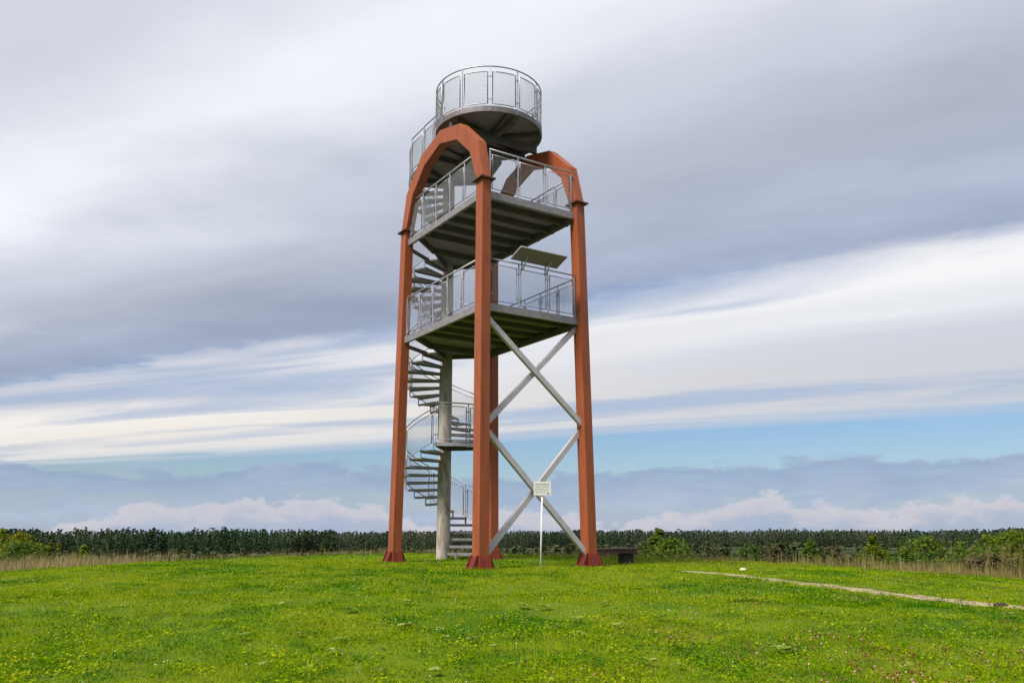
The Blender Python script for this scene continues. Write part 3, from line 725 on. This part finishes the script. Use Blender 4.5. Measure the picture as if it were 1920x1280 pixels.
# ---- far wood: individual edge trees, then the mass behind
pine_protos = []
for k in range(9):
    r = np.random.default_rng(100 + k)
    h = 21.0 + r.uniform(-1.2, 1.5)
    V, F = crown_np(h, h * 0.15, (3.0 if k < 6 else 4.2) + r.uniform(-.6, .8), 225, 1.4, r, 'pine' if k < 6 else 'round', 26)
    cme = npmesh('crown', V, F, M_PINE, {'tint': tinted(V, r, 0.25 + 0.28 * ((k * 5) % 9) / 4, 0.2)})
    TV, TF = trunk_np(h * 0.9, 0.22, 0.06)
    tme = npmesh('trunk', TV, TF, M_BARK)
    pine_protos.append((V, F, cme, tme, h))
LAB = 'dark green pine standing in the front row of the wood below the hill'
def far_front(az):
    return 740 + 230 * min(1, max(0, (az + 16) / 22))
az = -37.0; n = 0
while az < -13.5:
    d = far_front(az) + rng.uniform(-8, 6)
    x, y = d * math.sin(R(az)), d * math.cos(R(az)); z = gz(x, y)
    V, F, cme, tme, h = pine_protos[int(rng.integers(0, 6))]; n += 1
    t = empty('pine_tree', (x, y, z), rng.uniform(0, 6.28)); sc = (2.0 - z) / 21.0 * (1 + 0.10 * (float(vnoise(az * 1.1, 4.0, 19)) - 0.5)) * rng.uniform(0.95, 1.05); t.scale = (sc * 0.95, sc * 0.95, sc)
    tag(t, LAB, 'tree', 'pines along the edge of the wood')
    link('crown', cme, None, t); link('trunk', tme, None, t)
    az += rng.uniform(0.18, 0.34)
AV, AF, AT = [], [], []; off = 0
def put_far(x, y, hgt, wid, tint, k):
    global off
    V, F, _, _, h = pine_protos[k]
    ca, sa = math.cos(x * 3.7), math.sin(x * 3.7); s1 = hgt / h
    Q = np.stack([(V[:, 0] * ca - V[:, 1] * sa) * s1 * wid + x, (V[:, 0] * sa + V[:, 1] * ca) * s1 * wid + y, V[:, 2] * s1 + gz(x, y)], 1)
    AV.append(Q); AF.append(F + off); AT.append(tinted(Q, rng, tint, 0.14)); off += len(Q)
def fill_rows(a0, a1, rows, d_add, step, tint, hmul, lim):
    for row in range(rows):
        az = a0
        while az < a1:
            d = far_front(az) + d_add + row * 16 + rng.uniform(-7, 7)
            x, y = d * math.sin(R(az)), d * math.cos(R(az))
            tops = (EYE - gz(x, y)) * hmul * (1 + 0.05 * float(rng.normal()) + 0.12 * (float(vnoise(az * 0.45, 2.0, 5)) - 0.5) + 0.09 * (float(vnoise(az * 2.3, 7.0, 15)) - 0.5))
            put_far(x, y, tops, 1.15 + 0.4 * rng.uniform(-1, 1), tint + 0.09 * row + 0.75 * (float(vnoise(az * 0.7, row * 0.6, 8)) - 0.5) + 0.3 * (float(vnoise(az * 3.0, row, 18)) - 0.5), int(rng.integers(0, 9)))  # rows turn paler with depth: distance haze put into the leaf tint
            az += step * rng.uniform(0.7, 1.3) / d * 57.3
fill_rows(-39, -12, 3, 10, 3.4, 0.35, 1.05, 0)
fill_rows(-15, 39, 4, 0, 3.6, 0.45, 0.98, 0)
fill_rows(-39, 39, 1, 330, 5.0, 0.7, 1.0, 0)  # farthest row, tinted palest for the haze painted into its leaves
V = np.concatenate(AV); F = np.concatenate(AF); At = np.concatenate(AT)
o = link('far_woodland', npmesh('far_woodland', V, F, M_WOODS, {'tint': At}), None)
tag(o, 'distant dark green forest closing the horizon behind the tower', 'forest', kind='stuff')

# ---- thicket of young growth on the slope, between hill and wood
AV, AF, AT = [], [], []; off = 0
for k in range(520):
    r = np.random.default_rng(900 + k)
    az = r.uniform(2, 37) if k < 120 else (r.uniform(-37, -24) if k < 150 else (r.uniform(-37, 37) if k < 380 else r.uniform(-2, 37))); d = r.uniform(75, 150) if k < 150 else r.uniform(150, 680)
    x, y = d * math.sin(R(az)), d * math.cos(R(az)); z = gz(x, y)
    toppx = 0.012 + 0.014 * r.uniform(0, 1) if k < 150 else 0.017 + 0.012 * r.uniform(0, 1)
    h = max(1.5, EYE - d * toppx - z)
    V, F = crown_np(h, h * 0.05, h * r.uniform(0.16, 0.28) * (1 if k < 150 else 1.7), 380, 0.62 if k < 150 else 1.3, r, 'round' if r.uniform() < 0.6 else 'spire', 22)
    V = V + np.array([x, y, z]); AV.append(V); AF.append(F + off); AT.append(tinted(V, r, r.uniform(0.2, 0.85), 0.12)); off += len(V)
o = link('young_thicket', npmesh('young_thicket', np.concatenate(AV), np.concatenate(AF), M_THICKET, {'tint': np.concatenate(AT)}), None)
tag(o, 'olive brown thicket of young trees on the slope below the meadow', 'thicket', kind='stuff')

# ---- single shrubs and young trees beyond the crest: px is only a bearing, each stands on the slope at its own distance
def shrub(name, label, az, d, top, rad, m, shape, seed, tint, nq=900, size=0.13, group=None, clumps=26, spread=0.2):
    r = np.random.default_rng(seed); x, y = d * math.sin(R(az)), d * math.cos(R(az)); z = gz(x, y); h = top - z
    t = empty(name, (x, y, z), r.uniform(0, 6)); tag(t, label, 'tree' if 'tree' in name or 'birch' in name or 'pine' in name else 'shrub', group)
    V, F = crown_np(h, h * 0.08, rad, nq, size, r, shape, clumps)
    link('crown', npmesh('crown', V, F, m, {'tint': tinted(V, r, tint, spread)}), None, t)
    TV, TF = trunk_np(h * 0.85, 0.05 + 0.008 * h, 0.015, (r.uniform(-.2, .2), r.uniform(-.2, .2)))
    link('trunk', npmesh('trunk', TV, TF, M_BARK), None, t)
def azpx(px): return math.degrees(math.atan((px - 960) / 1513.5 / 1.035))
def topz(py, d): return EYE + (993.5 - py) / 1513.5 * d * 0.965
for i, (px, d, py, rad, nm, lb, m, shp, tint) in enumerate([
    (4, 46, 990, 1.0, 'young_birch', 'bright yellow-green birch, tallest beside the dry grass', M_BIRCH, 'round', 0.45),
    (24, 50, 993, 1.1, 'young_birch', 'golden brown tinged birch next to the tallest yellow-green birch', M_BIRCH, 'round', 0.75),
    (53, 46, 999, 0.65, 'young_birch', 'narrow yellow birch standing alone in front of dark pines', M_BIRCH, 'spire', 0.7),
    (38, 42, 1012, 1.1, 'leafy_shrub', 'dark green leafy shrub at the foot of the narrow yellow birch', M_SHRUB, 'round', 0.4),
    (71, 44, 1010, 0.5, 'leafy_shrub', 'small yellow-green bush beside the narrow yellow birch', M_BIRCH, 'round', 0.5),
    (89, 44, 1010, 0.33, 'birch_sapling', 'slender golden birch sapling against the dark pine wood', M_BIRCH, 'spire', 0.85),
    (107, 44, 1012, 0.32, 'birch_sapling', 'slender pale birch sapling, last of the row against the pine wood', M_BIRCH, 'spire', 0.65),
    (155, 36, 1015, 0.55, 'leafy_shrub', 'pointed green shrub growing out of the dry tall grass', M_BIRCH, 'spire', 0.4),
    (333, 60, 1030, 0.6, 'leafy_shrub', 'low green bush on the open slope before the pine wood', M_BIRCH, 'round', 0.3),
    (280, 48, 1046, 0.9, 'leafy_shrub', 'squat green bush by the end of the dry tall grass', M_SHRUB, 'round', 0.6),
    (565, 60, 1012, 0.4, 'birch_sapling', 'thin brownish sapling before the pine wood', M_THICKET, 'spire', 0.8),
    (600, 60, 1014, 0.4, 'birch_sapling', 'thin yellowish sapling before the pine wood', M_BIRCH, 'spire', 0.4),
    (1236, 38, 989, 0.80, 'young_pine', 'bushy young pine with upright shoots behind the bench', M_SHRUB, 'spire', 0.75),
    (1262, 37, 1008, 0.75, 'leafy_shrub', 'rounded green bush leaning on the young pine', M_SHRUB, 'round', 0.65),
    (1205, 39, 1012, 0.5, 'leafy_shrub', 'brownish green bush between bench and young pine', M_THICKET, 'round', 0.7),
    (1330, 58, 1014, 1.0, 'leafy_shrub', 'olive bush to the path side of the young pine', M_THICKET, 'round', 0.55),
    (1520, 44, 1009, 0.75, 'leafy_shrub', 'upright mid green shrub standing apart above the path', M_SHRUB, 'spire', 0.55),
    (1402, 52, 1014, 0.8, 'leafy_shrub', 'dark green bush standing beyond the start of the path', M_SHRUB, 'round', 0.3),
    (1448, 52, 1018, 0.7, 'leafy_shrub', 'reddish brown bush beyond the footpath', M_THICKET, 'round', 0.95),
    (1640, 40, 1003, 0.85, 'young_birch', 'tall yellow-green young birch rising from the dry grass by the path', M_BIRCH, 'spire', 0.25),
    (1733, 38, 1008, 1.1, 'leafy_shrub', 'broad fresh green bush behind the dry grass', M_SHRUB, 'round', 0.7),
    (1705, 37, 1030, 0.8, 'leafy_shrub', 'low dark bush at the foot of the broad green bush', M_SHRUB, 'round', 0.4),
    (1800, 36, 1012, 0.6, 'leafy_shrub', 'narrow green bush next to the broad green bush', M_SHRUB, 'spire', 0.6),
    (1822, 34, 1032, 0.55, 'leafy_shrub', 'small deep green bush behind the reddish seed heads', M_SHRUB, 'round', 0.3),
    (1872, 34, 1006, 1.1, 'leafy_shrub', 'large olive bush among tall brown weeds', M_BIRCH, 'round', 0.2),
    (1912, 33, 998, 1.0, 'leafy_shrub', 'tallest olive green bush among tall brown weeds', M_BIRCH, 'round', 0.12),
    (1850, 31, 1036, 0.7, 'leafy_shrub', 'rusty brown low bush in front of the large olive bush', M_THICKET, 'round', 0.95),
]):
    shrub(nm, lb, azpx(px), d, topz(py, d), rad * 1.25, m, shp, 300 + i, tint, nq=1500 if rad > 0.6 else 700, size=0.15 if d > 35 else 0.12)

# ------------------------------------------------------------------ grass
def path_dist(x, y):
    """signed clearance to the footpath's edge, in metres (negative: on the path)"""
    best = np.full(len(x), 9.0)
    for (px, py, wl, wr, nx_, ny_) in PS[::2]:
        dd_ = np.hypot(x - px, y - py) - 0.5 * (wl + wr); best = np.minimum(best, dd_)
    return best
def blades(n, d0, d1, name, m, hfun, wbase, seg3, half=0.70, pw=1.0, tintf=None, keep=None, seed=1, lean=0.5, xy=None):
    r = np.random.default_rng(seed)
    if xy is None:
        uu = r.uniform(0, 1, n); dlog = d0 * (d1 / d0) ** (uu ** pw)
        y = dlog; x = r.uniform(-1, 1, n) * (half * y + 1.2)
    else: x, y = xy
    if keep is not None:
        k = keep(x, y, r); x, y = x[k], y[k]
    n = len(x); z = ground(x, y) - 0.004
    h = hfun(x, y, r); wd = wbase(y) * r.uniform(0.6, 1.3, n)
    ang = r.uniform(0, 2 * PI, n); fx, fy = np.cos(ang), np.sin(ang)
    la = r.uniform(0, 2 * PI, n); ll = np.abs(r.normal(0, lean, n)) * h
    lx, ly = np.cos(la) * ll, np.sin(la) * ll
    B = np.stack([x, y, z], 1); S = np.stack([fx, fy, 0 * fx], 1) * (wd / 2)[:, None]
    tip = B + np.stack([lx, ly, h], 1)
    if seg3:
        mid = B + np.stack([lx * 0.3, ly * 0.3, h * 0.55], 1)
        V = np.stack([B - S, B + S, mid + S * 0.75, mid - S * 0.75, tip], 1).reshape(-1, 3); per = 5
        i = np.arange(n)[:, None] * 5; F = np.concatenate([i + np.array([[0, 1, 2]]), i + np.array([[0, 2, 3]]), i + np.array([[3, 2, 4]])])
    else:
        V = np.stack([B - S, B + S, tip], 1).reshape(-1, 3); per = 3
        F = np.arange(n)[:, None] * 3 + np.array([[0, 1, 2]])
    t = np.repeat(np.clip(tintf(x, y, r), 0, 1), per)
    me = npmesh(name, V, F, m, {'tint': t}); return link(name, me, None)
M_GRASS = leafmat('meadow_grass', (0.016, 0.130, 0.001), (0.250, 0.345, 0.001), (0.46, 0.40, 0.04), trans=0.4, rough=0.7, spec=0.03)
def clump(x, y): return 0.35 * vnoise(x * 1.1, y * 1.1, 31) + 0.35 * vnoise(x * 3.3, y * 3.3, 32) + 0.3 * vnoise(x * 8, y * 8, 33)
def gh(x, y, r): return (0.018 + 0.075 * np.clip(clump(x, y) - 0.2, 0, 1) ** 1.4) * r.uniform(0.5, 1.5, len(x))
def gt(x, y, r):
    b0 = 0.36 * vnoise(x * 0.5, y * 0.5, 41) + 0.32 * vnoise(x * 1.5, y * 1.5, 42) + 0.32 * vnoise(x * 5, y * 5, 43)
    t = 0.60 * np.clip((b0 - 0.37) / 0.24, 0, 1)
    t = t + r.normal(0, 0.15, len(x))
    wear = np.exp(-(np.hypot(x + 0.5, y - 18.6) / 3.2) ** 2) + 0.6 * np.exp(-(np.hypot(x - 2.2, y - 17.6) / 1.6) ** 2)
    dry = r.uniform(0, 1, len(x)) < 0.022 + 0.30 * wear * vnoise(x * 1.8, y * 1.8, 88)
    return np.where(dry, r.uniform(0.75, 1.0, len(x)), np.clip(t, 0, 0.72))
def kp(x, y, r):
    pd = path_dist(x, y)
    return r.uniform(0, 1, len(x)) < np.clip((pd + 0.14) / 0.24 + 0.9 * (vnoise(x * 3.0, y * 3.0, 77) > 0.48), 0.02, 1)
og = blades(230000, 5.2, 12.5, 'meadow_grass', M_GRASS, gh, lambda y: 0.0055 + 0 * y, True, tintf=gt, keep=kp, seed=1, lean=0.85)
tag(og, 'short bright green grass covering the near slope', 'grass', kind='stuff')
og = blades(330000, 12.0, 31.0, 'meadow_grass', M_GRASS, gh, lambda y: 0.0045 + 0.0005 * y, False, tintf=gt, keep=kp, seed=2, lean=0.8)
tag(og, 'short green grass around the foot of the tower', 'grass', kind='stuff')
# low clover and herb leaves lying in the turf
def herb(n, d0, d1, seed, size):
    r = np.random.default_rng(seed); y = d0 * (d1 / d0) ** r.uniform(0, 1, n); x = r.uniform(-1, 1, n) * (0.70 * y + 1.2)
    k = r.uniform(0, 1, n) < np.clip(2.6 * vnoise(x * 2.1, y * 2.1, 35) - 0.75, 0.04, 1); x, y = x[k], y[k]; k = (path_dist(x, y) > -0.04) | ((vnoise(x * 3.0, y * 3.0, 77) > 0.48) & (r.uniform(0, 1, len(x)) < 0.7)); x, y = x[k], y[k]; n = len(x)
    C = np.stack([x, y, ground(x, y) + r.uniform(0.01, 0.06, n)], 1)
    V, F = quads(C, np.tile(np.array([[0.0, 0, 1.0]]), (n, 1)), size, 0.8, 0.45, r)
    t = np.repeat(np.clip(0.10 + 0.75 * vnoise(x * 4, y * 4, 36) * r.uniform(0.3, 1.2, n), 0, 0.78), 4)
    o = link('herb_leaves', npmesh('herb_leaves', V, F, M_GRASS, {'tint': t}), None)
    return tag(o, 'low clover and herb leaves matted in the short grass', 'ground cover', kind='stuff')
herb(150000, 5.2, 26.0, 91, 0.030)
# longer seeding stalks scattered in the turf
M_STRAW = leafmat('dry_grass', (0.17, 0.145, 0.035), (0.30, 0.225, 0.105), (0.42, 0.33, 0.19), trans=0.3)
os_ = blades(5000, 6.0, 29.0, 'grass_stalks', M_STRAW, lambda x, y, r: r.uniform(0.06, 0.16, len(x)), lambda y: 0.0025 + 0.0003 * y, True, tintf=lambda x, y, r: r.uniform(0, 0.6, len(x)),
             keep=lambda x, y, r: r.uniform(0, 1, len(x)) < np.clip(vnoise(x * 0.9, y * 0.9, 55) * 1.6 - 0.3, 0.05, 1), seed=3, lean=0.3)
tag(os_, 'thin straw coloured seed stalks scattered through the short grass', 'grass', kind='stuff')
# tall dry grass stands on both shoulders of the hill
def stand(n, xr, yr, seed, hmin, hmax, name, label, dens, tint):
    r = np.random.default_rng(seed); x = r.uniform(*xr, n); y = r.uniform(*yr, n)
    k = r.uniform(0, 1, n) < dens(x, y); x, y = x[k], y[k]
    o = blades(0, 1, 1, name, M_STRAW, lambda x, y, r: r.uniform(hmin, hmax, len(x)) * (0.7 + 0.6 * vnoise(x * 0.7, y * 0.7, seed)), lambda y: 0.010 + 0 * y, True, tintf=tint, seed=seed + 1, lean=0.16, xy=(x, y))
    tag(o, label, 'grass', kind='stuff')
stand(26000, (-26, -9.6), (21, 30), 71, 0.22, 0.55, 'dry_tall_grass', 'pale pinkish brown dry tall grass on the open shoulder by the birches',
      lambda x, y: np.clip((-11.0 - x) / 2.2, 0, 1) * np.clip((y - 21.5 - 0.8 * vnoise(x, y, 2)) / 1.5, 0, 1) * (0.4 + 0.6 * vnoise(x, y, 9)), lambda x, y, r: r.uniform(0.25, 1.0, len(x)))
stand(20000, (6.5, 24), (19, 29), 72, 0.16, 0.48, 'dry_tall_grass', 'olive and straw coloured tall grass along the meadow edge beyond the path',
      lambda x, y: np.clip((x - 8) / 4, 0, 1) * np.clip((y - 20.5 + 0.12 * (x - 10)) / 1.2, 0, 1) * (0.15 + 0.85 * vnoise(x * 0.8, y * 0.8, 10) ** 1.3), lambda x, y, r: np.clip(r.normal(0.28, 0.28, len(x)), 0, 1))
stand(9000, (-9.6, 8), (23.6, 28.5), 73, 0.08, 0.30, 'dry_tall_grass', 'thin fringe of brownish weeds along the crest behind the tower',
      lambda x, y: vnoise(x * 0.9, y * 0.9, 12) ** 2.2, lambda x, y, r: np.clip(r.normal(0.2, 0.25, len(x)), 0, 1))
# tall brown weeds, each one a plant with a stem and a seed head
M_WEED = leafmat('seed_head', (0.16, 0.125, 0.035), (0.23, 0.18, 0.075), trans=0.3)
wr = np.random.default_rng(5)
stm = []
for k in range(3):
    TV, TF = trunk_np(1.0, 0.009, 0.004, (0.05 * (k - 1), 0.04), n=5, seg=4); smesh = npmesh('stem', TV, TF, M_WEED, {'tint': np.zeros(len(TV))})
    r = np.random.default_rng(40 + k); nq = 70; z = r.uniform(0.45, 1.02, nq); rad = 0.035 * (1.1 - np.abs(z - 0.75) * 1.5)
    a_ = r.uniform(0, 2 * PI, nq); C = np.stack([rad * np.cos(a_) + 0.05 * (k - 1) * z * z, rad * np.sin(a_) + 0.04 * z * z, z], 1)
    V, F = quads(C, np.stack([np.cos(a_), np.sin(a_), 0 * a_ + 0.3], 1), 0.032, 0.6, 0.6, r)
    stm.append((smesh, npmesh('seed_head', V, F, M_WEED, {'tint': tinted(V, r, 0.5, 0.3)})))
for i in range(34):
    px = wr.uniform(1850, 1925) if i < 22 else wr.uniform(1560, 1850); d = wr.uniform(24.5, 28)
    a0 = R(azpx(px)); x, y = d * math.sin(a0), d * math.cos(a0); hgt = wr.uniform(0.55, 1.05) if i < 22 else wr.uniform(0.4, 0.75)
    t = empty('tall_weed', (x, y, gz(x, y)), wr.uniform(0, 6)); t.scale = (hgt, hgt, hgt)
    tag(t, 'tall dry brown weed with a seed head in front of the olive bushes' if i < 22 else 'short dry brown weed standing in the straw coloured grass', 'weed', 'tall brown weeds by the bushes' if i < 22 else 'short brown weeds in the grass')
    s1, s2 = stm[i % 3]; link('stem', s1, None, t); link('seed_head', s2, None, t)['kind'] = 'stuff'

# ------------------------------------------------------------------ flowers (too many to count) and broad-leaved rosettes
def dots(n, name, label, m, size, hgt, sel, seed, tint, d0=6.0, d1=27):
    r = np.random.default_rng(seed); y = d0 * (d1 / d0) ** r.uniform(0, 1, n); x = r.uniform(-1, 1, n) * (0.70 * y + 1)
    k = r.uniform(0, 1, n) < sel(x, y); x, y = x[k], y[k]; k = path_dist(x, y) > 0; x, y = x[k], y[k]; n = len(x)
    z = ground(x, y) + r.uniform(hgt * 0.6, hgt, n)
    ph = (1 + 5 ** 0.5) / 2
    ico = np.array([(0, 0, 1), (.9, 0, .35), (.28, .85, .35), (-.73, .53, .35), (-.73, -.53, .35), (.28, -.85, .35), (0, 0, -.6)])
    fi = np.array([(0, 1, 2), (0, 2, 3), (0, 3, 4), (0, 4, 5), (0, 5, 1), (6, 2, 1), (6, 3, 2), (6, 4, 3), (6, 5, 4), (6, 1, 5)])
    sz = size * r.uniform(0.6, 1.3, n)
    V = (np.stack([x, y, z], 1)[:, None, :] + ico[None] * sz[:, None, None]).reshape(-1, 3)
    F = (np.arange(n)[:, None, None] * 7 + fi[None]).reshape(-1, 3)
    # stems
    S0 = np.stack([x - 0.002, y, z * 0 + ground(x, y)], 1); S1 = S0 + np.array([0.004, 0, 0]); S2 = np.stack([x, y, z], 1)
    SV = np.stack([S0, S1, S2], 1).reshape(-1, 3); SF = np.arange(n)[:, None] * 3 + np.array([[0, 1, 2]]) + len(V)
    tt = np.concatenate([np.repeat(np.clip(tint(r, n), 0, 1), 7), np.zeros(len(SV))])
    o = link(name, npmesh(name, np.concatenate([V, SV]), np.concatenate([F, SF]), m, {'tint': tt}), None)
    tag(o, label, 'flowers', kind='stuff')
M_CLOVER = leafmat('clover_heads', (0.13, 0.045, 0.012), (0.28, 0.12, 0.05), (0.50, 0.38, 0.28), trans=0.2)
M_WHITE = leafmat('white_petals', (0.5, 0.5, 0.34), (0.72, 0.72, 0.62), trans=0.3)
dots(20000, 'clover_flowers', 'faded pink and brown clover heads in the grass below the path', M_CLOVER, 0.014, 0.11,
     lambda x, y: np.clip((x / y - 0.02) / 0.25, 0.0, 1) * np.clip(vnoise(x * 1.2, y * 1.2, 61) * 3.2 - 1.75, 0.0, 1) * (0.25 + 0.75 * (vnoise(x * 4.5, y * 4.5, 63) > 0.5)), 81, lambda r, n: r.uniform(0, 1, n) ** 1.3)
dots(600, 'white_flowers', 'tiny white flowers dotted over the whole meadow', M_WHITE, 0.009, 0.07, lambda x, y: np.clip(vnoise(x * 0.7, y * 0.7, 62) * 1.5 - 0.2, 0.1, 1), 82, lambda r, n: r.uniform(0, 1, n))
# broad leaf rosettes
M_BROAD = leafmat('broad_leaf', (0.10, 0.21, 0.01), (0.18, 0.27, 0.03), (0.32, 0.34, 0.10), trans=0.3)
lr = np.random.default_rng(17)
def leaf_mesh(k):
    r = np.random.default_rng(k); V = []; F = []; n = 6
    L, Wd = r.uniform(0.07, 0.13), r.uniform(0.022, 0.04)
    for i in range(n + 1):
        t = i / n; w_ = Wd * math.sin(PI * min(1, t * 0.92 + 0.06)) ** 0.8; z = 0.018 * math.sin(t * 2.4) + 0.01
        V += [(L * t, -w_, z + 0.012), (L * t, 0, z), (L * t, w_, z + 0.012)]
        if i: b0 = (i - 1) * 3; F += [(b0, b0 + 3, b0 + 4), (b0, b0 + 4, b0 + 1), (b0 + 1, b0 + 4, b0 + 5), (b0 + 1, b0 + 5, b0 + 2)]
    return npmesh('leaf', np.array(V), np.array(F), M_BROAD, {'tint': np.full(len(V), 0.2 + 0.75 * r.uniform(0, 1))})
leafs = [leaf_mesh(k) for k in range(8)]
spots = [(640, 1205), (625, 1228), (690, 1206), (760, 1180), (825, 1188), (838, 1205), (885, 1206), (925, 1222), (672, 1122), (655, 1148), (762, 1134), (532, 1138), (450, 1200), (1078, 1168), (1040, 1184), (1085, 1196), (1162, 1180), (1236, 1166), (1216, 1250), (1455, 1225), (1476, 1230), (1862, 1192), (1890, 1160), (1132, 1137), (980, 1142), (712, 1266), (815, 1268), (1275, 1258), (1020, 1145), (492, 1255), (1700, 1262), (560, 1195)]
def hit(px, py):
    """where a bearing and dip from the eye meet the hill"""
    X, Y = (px - 960) / 1513.5, -(py - 640) / 1513.5; c0, s0 = math.cos(R(13.227)), math.sin(R(13.227))
    dv = Vector((X, c0 - Y * s0, s0 + Y * c0)); t = 4.0
    while t < 60 and EYE + dv.z * t > gz(dv.x * t, dv.y * t): t += 0.02
    return dv.x * t, dv.y * t
for i, (px, py) in enumerate(spots):
    x, y = hit(px, py)
    t = empty('broadleaf_plant', (x, y, gz(x, y) + 0.04), lr.uniform(0, 6)); tag(t, 'pale broad-leaved rosette growing in the short grass', 'plant', 'broad-leaved rosettes in the meadow')
    sc = lr.uniform(0.55, 1.0); t.scale = (sc, sc, sc)
    nl = int(lr.integers(4, 8))
    for k in range(nl):
        l_ = link('leaf', leafs[int(lr.integers(0, 8))], None, t); l_.rotation_euler = (lr.uniform(-.3, .3), lr.uniform(-0.12, 0.25), 2 * PI * k / nl + lr.uniform(-.4, .4)); l_.scale = (lr.uniform(.7, 1.2),) * 3
# pale stone by the footpath, and a dark grass clump modelled as a stone
for i, (px, py, sz, lb) in enumerate(((1392, 1071, 0.06, 'pale rounded stone at the grass edge above the sandy path'), (1876, 1139, 0.05, 'dark flat grass clump lying on the sandy path'))):
    x, y = hit(px, py); r = np.random.default_rng(i)
    st = MB(); rings = []
    for a_ in range(1, 6):
        th = PI * a_ / 6
        for b2 in range(9):
            f = sz * (1 + 0.25 * r.uniform(-1, 1)); rings.append((f * math.sin(th) * math.cos(2 * PI * b2 / 9) * (1.3 + i), f * math.sin(th) * math.sin(2 * PI * b2 / 9), f * math.cos(th) * 0.75))
    fs = [(a_ * 9 + b2, a_ * 9 + (b2 + 1) % 9, a_ * 9 + 9 + (b2 + 1) % 9, a_ * 9 + 9 + b2)[::-1] for a_ in range(4) for b2 in range(9)]
    fs += [tuple(range(9)), tuple(36 + b2 for b2 in range(9))[::-1]]
    o = st.add(rings, fs).build('stone_or_tuft', M_STONE if i == 0 else M_WOODD, smooth=True); o.location = (x, y, gz(x, y) + 0.02); tag(o, lb, 'stone')
